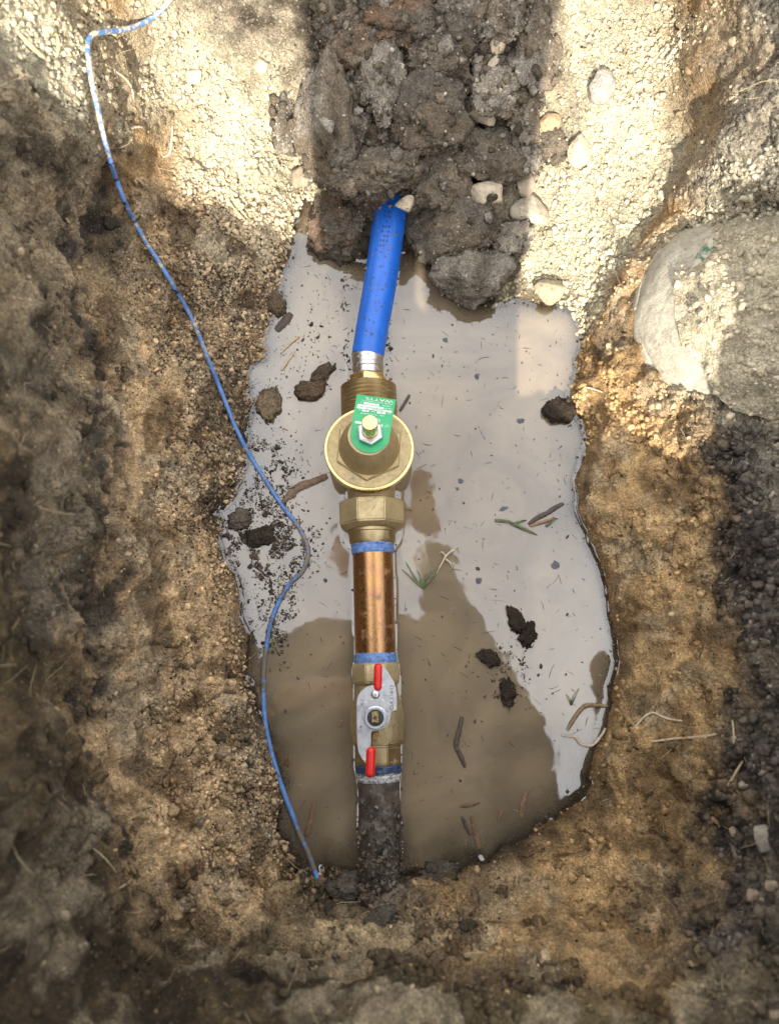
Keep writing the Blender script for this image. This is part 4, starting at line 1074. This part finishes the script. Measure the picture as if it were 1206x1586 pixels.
def leaf(x, y, w_, h_, rot, m, label):
    p, n = drop(x, y); a, b = mm(w_, y) * .42, mm(h_, y) * .42; bm = bmesh.new()
    c = bm.verts.new((0, 0, .0012)); rim = []
    for k in range(14):
        t_ = 2 * math.pi * k / 14; q = 1 + random.uniform(-.32, .22)
        x_, y_ = a * q * math.cos(t_), b * q * math.sin(t_)
        rim.append(bm.verts.new((x_ * math.cos(rot) - y_ * math.sin(rot), x_ * math.sin(rot) + y_ * math.cos(rot), random.uniform(.0003, .0009))))
    for k in range(14): bm.faces.new((c, rim[k], rim[(k + 1) % 14]))
    bmesh.ops.solidify(bm, geom=bm.faces[:], thickness=.0003)
    o = obj_bm("leaf", bm, m, None, 1.0); o.location = p + Vector((0, 0, .0004)); tag(o, label, "leaf", "leaves lying on the water")
leaf(445,1181,8,17,.2,LEAFB,"small oval orange brown leaf on the water right of the wire")
leaf(806,652,15,10,.1,LEAFG,"grey leaf scrap on the water near the dark wet clump")
leaf(779,788,18,8,.35,LEAFG,"pointed grey leaf floating above the green blades")
leaf(713,745,11,9,-.6,LEAFG,"dark bluish leaf scrap right of the regulator's reflection")
leaf(860,875,17,17,0,LEAFG,"round translucent grey leaf at the pale water's right edge")
leaf(741,900,12,13,0,LEAFG,"small round grey leaf in the middle of the pale water")
leaf(708,757,6,6,0,LEAFG,"tiny dark leaf crumb beside the bluish scrap")
leaf(738,583,7,14,.2,LEAFG,"narrow grey leaf upper right of the regulator")
leaf(690,527,10,8,-.5,LEAFG,"grey leaf scrap on the water right of the steel collar")

# ------------------------------------------------------------------ uncountable: grains on the soil, flecks on the water, litter
P4 = gpos[quads]; ar = np.linalg.norm(np.cross(P4[:, 2] - P4[:, 0], P4[:, 3] - P4[:, 1]), axis=1) / 2
sq = sf_[quads[:, 0]]; cz = P4[:, :, 2].mean(1)
wgt = ar * (0.25 + crumb[quads[:, 0]] ** 1.5) * ((sq > 1.9) & (sq < 6.4) & (cz > -.002)) * (P4[:, :, 1].mean(1) < 1.05)
def scatter(n, w):
    i = rng.choice(len(w), n, p=w / w.sum()); a, b = rng.random((n, 1)), rng.random((n, 1))
    q = P4[i]; p = (q[:, 0] * (1 - a) + q[:, 1] * a) * (1 - b) + (q[:, 3] * (1 - a) + q[:, 2] * a) * b
    return p, quads[i, 0]
OCT_V = np.array([(1,0,0),(-1,0,0),(0,1,0),(0,-1,0),(0,0,1),(0,0,-1)], float)
OCT_F = np.array([(0,2,4),(2,1,4),(1,3,4),(3,0,4),(2,0,5),(1,2,5),(3,1,5),(0,3,5)])
def soil_grains(n, med, lo, hi, geo, name, label):
    global ICO_V, ICO_F
    gp, gi = scatter(n, wgt); sz = np.clip(rng.lognormal(math.log(med), .5, n), lo, hi)
    patch = fbm((gp / .05).astype(np.float32), 2, 90); k_ = rng.random(n); tg = tint[gi] * rng.uniform(.65, 1.35, (n, 1))
    m_ = (k_ < .04 + .60 * np.clip(speck[gi] - .1, 0, 1) * np.clip(.6 + patch, 0, 1.2)); tg[m_] = np.array([.055, .043, .033]) * rng.uniform(.5, 1.8, (m_.sum(), 1))
    sz[m_] = np.minimum(sz[m_], .0016)
    m_ = k_ > .94; tg[m_] *= np.minimum(2.2, .44 / tg[m_].max(1))[:, None]
    gp[:, 2] += sz * .2
    keep = ICO_V, ICO_F
    if geo: ICO_V, ICO_F = OCT_V, OCT_F
    o = crumbs(name, gp, sz, GRAIN, None, tg, .8, False); ICO_V, ICO_F = keep
    return tag(o, label, "soil grains", None, 'stuff')
soil_grains(36000, .00080, .0004, .0015, True, "fine_grains", "fine grains of soil strewn over the banks")
soil_grains(10000, .0016, .0011, .0050, False, "soil_grains", "loose crumbs of soil strewn over the banks")
# crumbly crust of the sunlit slopes, and the coarse crumbs of the dark topsoil
wgt0 = wgt; tq = tint[quads[:, 0]]
wgt = ar * np.clip((tq[:, 0] - .36) / .1, 0, 1) * ((sq > 2.0) & (sq < 6.6) & (tf_[quads[:, 0]] > 11.5) & (tf_[quads[:, 0]] < 25)) * (P4[:, :, 1].mean(1) < .95)
soil_grains(21000, .0019, .0010, .0048, False, "pale_crumbs", "pale crumbly crust of soil on the sunlit slopes")
wgt = ar * np.clip((.17 - tq[:, 0]) / .06, 0, 1) * ((sq > 3.4) & (sq < 6.4)) * np.where(tf_[quads[:, 0]] > 22, 1.0, .03)
soil_grains(7000, .0024, .0012, .0070, False, "topsoil_crumbs", "coarse dark and pale crumbs of topsoil on the right bank")
wgt = ar * np.clip((speck[quads[:, 0]] - .5) / .3, 0, 1) * ((sq > 2.0) & (sq < 4.6) & (tf_[quads[:, 0]] < 13))
soil_grains(9000, .0014, .0008, .0040, False, "peaty_crumbs", "peaty crumbs on the lower left slope")
wgt = wgt0
i = rng.integers(0, len(HP), 3800); sz = np.clip(rng.lognormal(math.log(.0018), .55, len(i)), .0008, .007)
o = crumbs("loose_crumbs", HP[i] + np.array([0, 0, .0004]), sz, GRAIN, None, np.array([.49, .42, .29]) * rng.uniform(.7, 1.2, (len(i), 1)), .8, False)
tag(o, "pale crumbs of soil over the buried valve box", "soil crumbs", None, 'stuff')
# grains on the heap of clods
allv = np.concatenate([v for v, _ in CLOD_PTS]); allt = np.concatenate([t for _, t in CLOD_PTS]); nn = 9000
i = rng.integers(0, len(allv), nn); i = i[allv[i][:, 2] > .002]; sz = np.clip(rng.lognormal(math.log(.0010), .5, len(i)), .0005, .004)
tg = allt[i] * rng.uniform(.55, 1.6, (len(i), 1)); m_ = rng.random(len(i)) > .9; tg[m_] = (.42, .36, .28)
o = crumbs("clod_crumbs", allv[i], sz, GRAIN, None, tg, .8, True); tag(o, "crumbs clinging to the clods of the heap", "soil crumbs", None, 'stuff')
nn = 2600; gpp = np.array([drop(rng.uniform(478, 832), rng.uniform(0, 290))[0][:] for _ in range(nn)]); gpp = gpp[gpp[:, 2] > .012]
i = rng.integers(0, len(allv), 900); i = i[allv[i][:, 2] > .015]; both = np.concatenate([gpp, allv[i]]); sz = np.clip(rng.lognormal(math.log(.0036), .45, len(both)), .002, .010)
tg = np.array([DK, BR, GY_, (.13, .10, .07)])[rng.integers(0, 4, len(both))] * rng.uniform(.7, 1.4, (len(both), 1))
both[:, 2] += sz * .3
keep = ICO_V, ICO_F; vv = ICO_V
b2 = bmesh.new(); bmesh.ops.create_icosphere(b2, subdivisions=2, radius=1); b2.verts.ensure_lookup_table()
ICO_V = np.array([v.co[:] for v in b2.verts]); ICO_F = np.array([[v.index for v in f.verts] for f in b2.faces]); b2.free()
o = crumbs("clod_rubble", both, sz, SOIL, None, tg, .8, True); ICO_V, ICO_F = keep
for nm, val in (("speck", .3), ("wet", 0)):
    at_ = o.data.attributes.new(nm, 'FLOAT', 'POINT'); at_.data.foreach_set("value", np.full(len(o.data.vertices), val, np.float32))
tag(o, "small broken lumps of soil between the clods", "soil crumbs", None, 'stuff')
def rubble(name, n, w, med, hi, label, dark=.25):
    global ICO_V, ICO_F
    c_, gi = scatter(n, w); s_ = np.clip(rng.lognormal(math.log(med), .5, n), .0012, hi)
    tn = tint[gi] * rng.uniform(.65, 1.35, (n, 1)); m_ = rng.random(n) < dark; tn[m_] *= .5
    c_ = c_ - n1[gi] * (s_ * .25)[:, None]
    keep = ICO_V, ICO_F; b2 = bmesh.new(); bmesh.ops.create_icosphere(b2, subdivisions=2, radius=1); b2.verts.ensure_lookup_table()
    ICO_V = np.array([v.co[:] for v in b2.verts]); ICO_F = np.array([[v.index for v in f.verts] for f in b2.faces]); b2.free()
    o = crumbs(name, c_, s_, SOIL, None, tn, .75, True); ICO_V, ICO_F = keep
    for nm, val in (("speck", .4), ("wet", 0)):
        at_ = o.data.attributes.new(nm, 'FLOAT', 'POINT'); at_.data.foreach_set("value", np.full(len(o.data.vertices), val, np.float32))
    return tag(o, label, "soil crumbs", None, 'stuff')
tq_ = tf_[quads[:, 0]]; clus = np.clip(fbm((P4[:, 0] / .035).astype(np.float32), 3, 131) + .1, 0, 1) ** 1.5
rubble("bank_rubble", 900, ar * clus * ((tq_ > 31.2) | (tq_ < 2.6)) * ((sq > 2.1) & (sq < 5.6)), .0032, .008, "broken lumps of soil along the near bank and its ledge")
rubble("bank_rubble", 900, ar * clus * ((tq_ > 24.5) & (tq_ < 31)) * ((sq > 4.3) & (sq < 6.3)), .0034, .009, "lumps of topsoil on the right bank", .35)
rubble("bank_rubble", 450, ar * clus * ((tq_ > 24) & (tq_ < 31.5)) * ((sq > 2.3) & (sq < 4.3)), .0026, .006, "lumps of clay stuck to the right slope", .1)
rubble("bank_rubble", 1000, ar * clus * ((tq_ > 2) & (tq_ < 13)) * ((sq > 2.5) & (sq < 5.8)), .0030, .008, "lumps of soil on the left bank", .3)
nn = 650; rr = axis(1300); dv = (axis(1390) - axis(1210)); ff = rng.beta(1.6, 1.0, nn); aa = rng.normal(0, .8, nn)
pc = np.array([(axis(1215) + dv * f * .98 + Vector((math.sin(a) * .0245, 0, math.cos(a) * .0245)))[:] for f, a in zip(ff, aa)])
tg = np.array([(.05, .04, .03), (.09, .07, .05), (.16, .13, .095)])[rng.integers(0, 3, nn)] * rng.uniform(.6, 1.4, (nn, 1))
o = crumbs("caked_soil", pc, np.clip(rng.lognormal(math.log(.0011), .6, nn) * (.5 + ff), .0004, .005), GRAIN, line, tg, .45, False); o.matrix_parent_inverse = Matrix.Translation(-LOC); tag(o, kind='stuff')
# fibres
def fibres(name, starts, length, rad, m, flat=True, upv=.3):
    n = len(starts); k = 4
    ang = rng.uniform(0, 2 * np.pi, n); bend = rng.normal(0, .7, n); L_ = length * rng.lognormal(0, .5, n)
    V = np.zeros((n, k, 3, 3)); p = starts.copy()
    for j in range(k):
        a = ang + bend * j / k; dvec = np.stack([np.cos(a), np.sin(a), rng.normal(0, upv, n)], 1)
        side = np.stack([-np.sin(a), np.cos(a), np.zeros(n)], 1); r = (rad * rng.uniform(.6, 1.4, n) * (1 - .6 * abs(2 * j / (k - 1) - 1)))[:, None]
        V[:, j, 0] = p + side * r; V[:, j, 1] = p - side * r; V[:, j, 2] = p + np.array([0, 0, 1]) * r * (.5 if flat else 1.5)
        p = p + dvec * (L_ / (k - 1))[:, None]
    b = (np.arange(n) * k * 3)[:, None]; F = []
    for j in range(k - 1):
        for e in range(3):
            f = (e + 1) % 3; F.append(np.concatenate([b + j * 3 + e, b + j * 3 + f, b + (j + 1) * 3 + f, b + (j + 1) * 3 + e], 1))
    return mesh_np(name, V.reshape(-1, 3), np.concatenate(F), m)
lp, li = scatter(900, ar * (tint[quads[:, 0], 0] < .42) * ((sq > 2) & (sq < 6.3) & (cz > .002)))
o = fibres("plant_litter", lp + np.array([0, 0, .001]), .011, .00032, STRAW); tag(o, "dry fibres and rootlets scattered on the soil", "plant litter", None, 'stuff')
lp, li = scatter(900, ar * (speck[quads[:, 0]] > .45) * ((sq > 2) & (sq < 5) & (cz > .002)))
o = fibres("dark_litter", lp + np.array([0, 0, .001]), .009, .0004, WOODD); tag(o, "dark rotted fibres scattered on the soil", "plant litter", None, 'stuff')
# flecks floating on the water
iw = np.argwhere((~body) & (dist > 1.5)); pk = iw[rng.integers(0, len(iw), 600)]
fp = np.stack([gx[pk[:, 0]], gy[pk[:, 1]], np.full(len(pk), .0006)], 1) + rng.uniform(-.0008, .0008, (len(pk), 3)) * np.array([1, 1, 0])
FLECK = plain("fleck", (.055, .045, .045), .6, .5, 300)
FLECKL = plain("pale_fleck", (.36, .29, .20), .7, .4, 300)
o = crumbs("floating_flecks", fp, np.clip(rng.lognormal(math.log(.0008), .45, len(fp)), .0004, .0028), FLECK, None, None, .35); tag(o, "dark specks floating on the pool", "floating specks", None, 'stuff')
pk = iw[rng.integers(0, len(iw), 220)]; fp = np.stack([gx[pk[:, 0]], gy[pk[:, 1]], np.full(len(pk), .0005)], 1)
o = fibres("floating_slivers", fp, .0065, .00030, FLECK, upv=.0); tag(o, "fine dark slivers floating on the pool", "floating specks", None, 'stuff')
pk = iw[rng.integers(0, len(iw), 110)]; fp = np.stack([gx[pk[:, 0]], gy[pk[:, 1]], np.full(len(pk), .0005)], 1)
o = fibres("floating_straws", fp, .007, .00030, FLECKL, upv=.0); tag(o, "fine pale straws floating on the pool", "floating specks", None, 'stuff')
# the raft of peat in the left cove and the litter along the left shore
def raft(name, cx_, cy_, rx_, ry_, n, size, tints, label):
    r = np.sqrt(rng.random(n)) * np.abs(1 + .25 * rng.normal(size=n)); a = rng.uniform(0, 2 * np.pi, n)
    pp = np.array([W(cx_ + rx_ * q * math.cos(t_), cy_ + ry_ * q * math.sin(t_), .0006)[:] for q, t_ in zip(r, a)])
    keep_ = fbm((pp / .012).astype(np.float32), 2, int(cx_)) > -.25; pp = pp[keep_]; m = len(pp)
    tn = np.array(tints)[rng.integers(0, len(tints), m)] * rng.uniform(.6, 1.3, (m, 1))
    o = crumbs(name, pp, np.clip(rng.lognormal(math.log(size), .5, m), .0004, .004), GRAIN, None, tn, .5, True)
    return tag(o, label, "floating peat", None, 'stuff')
PT = [(.06,.045,.032), (.09,.065,.045), (.045,.035,.028), (.22,.17,.12)]
raft("floating_peat", 412, 842, 66, 60, 3600, .00105, PT, "raft of dark peat crumbs floating in the left cove")
raft("floating_peat", 428, 950, 36, 70, 1100, .0009, PT, "thin peat crumbs floating around the muddy stretch of wire")
raft("floating_peat", 415, 735, 50, 80, 1500, .0009, PT, "peat crumbs and litter along the left shore")
raft("floating_peat", 470, 530, 60, 110, 330, .0008, PT, "sparse peat crumbs on the water left of the blue pipe")
raft("floating_peat", 790, 1040, 34, 60, 260, .0009, PT, "peat crumbs around the black clumps on the pale water")
raft("floating_peat", 536, 470, 8, 110, 260, .0009, PT, "line of crumbs stuck along the blue pipe's left side")
raft("floating_peat", 603, 470, 6, 110, 120, .0008, PT, "crumbs stuck along the blue pipe's right side")
iw = np.argwhere((~body) & (dist < 3.0) & (dist > .4)); pk = iw[rng.integers(0, len(iw), 420)]
fp = np.stack([gx[pk[:, 0]], gy[pk[:, 1]], np.full(len(pk), .0012)], 1)
tn = np.array(PT)[rng.integers(0, 4, len(fp))] * rng.uniform(.6, 1.3, (len(fp), 1))
o = crumbs("shore_crumbs", fp, np.clip(rng.lognormal(math.log(.0009), .5, len(fp)), .0004, .003), GRAIN, None, tn, .6, True); tag(o, "wet crumbs strung along the pool's edge", "soil crumbs", None, 'stuff')

# ------------------------------------------------------------------ the photographer, kneeling on the near bank with a phone
SKIN = plain("skin", (.50, .29, .20), .5, .12, 60, bmp=.1); JACK = plain("navy_jacket", (.035, .042, .06), .8, .2, 120, bmp=.4)
JEAN = plain("work_trousers", (.07, .065, .055), .85, .25, 150, bmp=.4); BOOT = plain("boot_leather", (.07, .045, .03), .6, .3, 80)
CAPM = plain("cap_cloth", (.05, .05, .055), .85, .2, 150, bmp=.3); PHONE = plain("phone_shell", (.02, .02, .022), .3, .05, 60, bmp=0)
gz = .50
def skin_mesh(name, pts, edges, radii, root, levels=2):
    me = bpy.data.meshes.new(name); me.from_pydata(pts, edges, []); o = bpy.data.objects.new(name, me); COL.objects.link(o)
    o.modifiers.new("s", 'SKIN'); sv = me.skin_vertices[0].data
    for i, r in enumerate(radii): sv[i].radius = (r, r) if isinstance(r, (int, float)) else r; sv[i].use_root = (i == root)
    o.modifiers.new("d", 'SUBSURF').levels = levels; o.modifiers[-1].render_levels = levels
    bpy.context.view_layer.update()
    m2 = bpy.data.meshes.new_from_object(o.evaluated_get(bpy.context.evaluated_depsgraph_get())); bpy.data.objects.remove(o)
    m2.polygons.foreach_set("use_smooth", [True] * len(m2.polygons)); m2.name = name
    return m2
PX = .030
PU = .037
sk_pts = [(PX, -.52, .98), (PX + .02, -.40, 1.08), (PU, -.24, 1.17), (PU - .01, -.02, 1.22), (PU - .05, .12, 1.20), (PU - .08, .20, 1.19),   # pelvis..neck, head base
 (PU - .24, .03, 1.19), (PU - .40, -.10, 1.04), (PU - .10, -.055, .905),      # left shoulder elbow wrist
 (PU + .20, -.04, 1.19), (PU + .12, .14, 1.15), (PU + .075, .35, 1.13),     # right, reach guessed to darken the pool's reflection
 (PX - .06, -.52, .93), (PX - .065, -.44, .56), (PX - .065, -.80, .54), (PX - .065, -.92, .52),   # left hip knee ankle toe
 (PX + .06, -.52, .93), (PX + .065, -.44, .56), (PX + .065, -.80, .54), (PX + .065, -.92, .52)]
sk_e = [(0,1),(1,2),(2,3),(3,4),(4,5),(3,6),(6,7),(7,8),(3,9),(9,10),(10,11),(0,12),(12,13),(13,14),(14,15),(0,16),(16,17),(17,18),(18,19)]
sk_r = [.13,.18,.25,.25,.07,.06,.12,.10,.036,.12,.075,.042,.085,.062,.045,.04,.085,.062,.045,.04]
bme = skin_mesh("body", sk_pts, sk_e, sk_r, 0)
per = bpy.data.objects.new("person", bme); COL.objects.link(per)
tag(per, "person in dark jacket and cap kneeling on the near bank holding a phone", "person")
for m_ in (SKIN, JACK, JEAN): bme.materials.append(m_)
mi = []
for p in bme.polygons:
    c = p.center
    if c.z < .80 or (c.y < -.40 and c.z < .97) or c.y < -.60: mi.append(2)
    elif c.y > .15 and abs(c.x - PU + .06) < .1 and c.z > 1.12 or (c.z < .935 and c.y > -.085): mi.append(0)
    else: mi.append(1)
bme.polygons.foreach_set("material_index", mi)
# head, with brow, nose, chin and ears pushed out of a sphere; looking down at the phone
hv = I3V.copy(); hv = hv * np.array([.075, .095, .115])
fx, fz = hv[:, 0], hv[:, 2]; front = hv[:, 1] > .03
hv[:, 1] += front * (.026 * np.exp(-(fx / .013) ** 2 - ((fz + .005) / .022) ** 2) + .006 * np.exp(-((fz - .035) / .012) ** 2) - .008 * np.exp(-((np.abs(fx) - .03) / .014) ** 2 - ((fz - .018) / .012) ** 2) + .006 * np.exp(-(fx / .025) ** 2 - ((fz + .045) / .01) ** 2) + .010 * np.exp(-(fx / .03) ** 2 - ((fz + .085) / .02) ** 2))
hv[:, 0] += np.sign(fx) * .016 * np.exp(-((hv[:, 1] + .005) / .016) ** 2 - ((fz - .005) / .028) ** 2) * (np.abs(fx) > .05)
hrot = np.array(Euler((math.radians(-62), 0, 0)).to_matrix()); HC = np.array([PU - .115, .315, 1.195])
head = mesh_np("head", hv @ hrot.T + HC, I3F, SKIN, None, True, per)
cv = I3V[:] * np.array([.083, .104, .120]); sel = (I3V[I3F].mean(1)[:, 2] > .22)
cap_f = I3F[sel]; cap = mesh_np("cap", cv @ hrot.T + HC, cap_f, CAPM, None, True, per)
bm = bmesh.new(); outer = []
for rr in (.085, .165):
    outer.append([bm.verts.new(Vector((hrot @ np.array([.082 * math.sin(a) * (1 if rr < .1 else .95), math.cos(a) * .096 + (0 if rr < .1 else .075 * math.cos(a * .9)), .030 - (0 if rr < .1 else .012)]) + HC).tolist())) for a in np.linspace(-1.2, 1.2, 17)])
for j in range(16): bm.faces.new((outer[0][j], outer[0][j + 1], outer[1][j + 1], outer[1][j]))
bmesh.ops.solidify(bm, geom=bm.faces[:], thickness=.003); obj_bm("cap_brim", bm, CAPM, per, 1.0)
for sx in (-1, 1):
    bm = bmesh.new(); bmesh.ops.create_icosphere(bm, subdivisions=2, radius=.011)
    o = obj_bm("eye", bm, WHITE, per, 1.0); o.location = Vector((hrot @ np.array([sx * .031, .078, .018]) + HC).tolist())
# hands: palm and five bent fingers closing on the phone's edges
for sx, wr in ((-1, Vector(sk_pts[8])),):
    e = Vector((PU * .4 + sx * .040, -.03, .868)); palm = wr.lerp(e, .6) + Vector((sx * .018, 0, 0))
    pts_, ed, rd = [wr[:], palm[:]], [(0, 1)], [.026, .030]
    for k in range(4):
        y0 = -.062 + k * .021; ln = (.8, .95, 1.0, .92)[k]
        b0 = Vector((palm.x + sx * .006, y0, palm.z - .004)); k1 = Vector((e.x + sx * .013, y0 + .004, .866 + .004)); k2 = Vector((e.x + sx * .004, y0 + .006, .8555)); k3 = Vector((e.x - sx * .014 * ln, y0 + .007, .8525))
        i0 = len(pts_); pts_ += [b0[:], k1[:], k2[:], k3[:]]; ed += [(1, i0), (i0, i0 + 1), (i0 + 1, i0 + 2), (i0 + 2, i0 + 3)]; rd += [.0105, .0088, .0082, .007]
    i0 = len(pts_); pts_ += [(palm.x - sx * .012, palm.y - .012, palm.z + .012), (e.x - sx * .006, -.040, .882), (e.x - sx * .020, -.018, .8785)]
    ed += [(1, i0), (i0, i0 + 1), (i0 + 1, i0 + 2)]; rd += [.012, .0098, .008]
    hm = skin_mesh("hand", pts_, ed, rd, 0, 1); hm.materials.append(SKIN); ho = link("hand", hm, per)
wr = Vector(sk_pts[11]); palm = wr + Vector((-.018, .075, -.004))
pts_, ed, rd = [wr[:], palm[:]], [(0, 1)], [.028, .034]
for k in range(4):
    b0 = palm + Vector(((k - 1.5) * .017, .030, 0)); ln = (.8, .97, 1.0, .9)[k]; i0 = len(pts_)
    pts_ += [b0[:], (b0 + Vector((-(k - 1.5) * .001 - .008, .034 * ln, -.004)))[:], (b0 + Vector((-(k - 1.5) * .001 - .014, .058 * ln, -.012)))[:], (b0 + Vector((-(k - 1.5) * .002 - .018, .076 * ln, -.024)))[:]]
    ed += [(1, i0), (i0, i0 + 1), (i0 + 1, i0 + 2), (i0 + 2, i0 + 3)]; rd += [.0115, .0095, .0088, .0075]
i0 = len(pts_); pts_ += [(palm + Vector((-.038, -.015, -.006)))[:], (palm + Vector((-.056, .012, -.012)))[:], (palm + Vector((-.062, .036, -.018)))[:]]
ed += [(1, i0), (i0, i0 + 1), (i0 + 1, i0 + 2)]; rd += [.013, .0105, .0085]
hm = skin_mesh("hand", pts_, ed, rd, 0, 1); hm.materials.append(SKIN); ho = link("hand", hm, per)
# unseen drape added over the back to block sky from the pool's reflection
jv = I4V.copy(); wr_ = fbm((I4V * 2.2).astype(np.float32), 3, 55); jv = jv * (1 + .06 * wr_)[:, None] * np.array([.41, .37, .13])
jv[:, 2] -= .10 * np.clip(np.abs(jv[:, 0]) - .15, 0, 1); jv = jv + np.array([PU - .01, -.24, 1.20])
jv[:, 2] = np.where(I4V[:, 2] < 0, 1.20 + (jv[:, 2] - 1.20) * .35, jv[:, 2])
mesh_np("sky_block_drape", jv, I4F, JACK, None, True, per)
for sx, ax_ in ((-1, PX - .065), (1, PX + .065)):
    V = I3V.copy() * np.array([.050, .135, .055]); V[:, 2] = np.maximum(V[:, 2], -.030)
    mesh_np("boot", V + np.array([ax_, -.92, .525]), I3F, BOOT, None, True, per)
bm = bmesh.new(); bmesh.ops.create_cube(bm, size=1); bmesh.ops.scale(bm, vec=(.076, .155, .009), verts=bm.verts)
bmesh.ops.bevel(bm, geom=bm.edges[:], offset=.003, segments=3, affect='EDGES')
ph = obj_bm("phone", bm, PHONE, None, math.radians(40)); ph.location = (.012, -.055, H + .0165); tag(ph, "black phone held level over the pit", "phone")
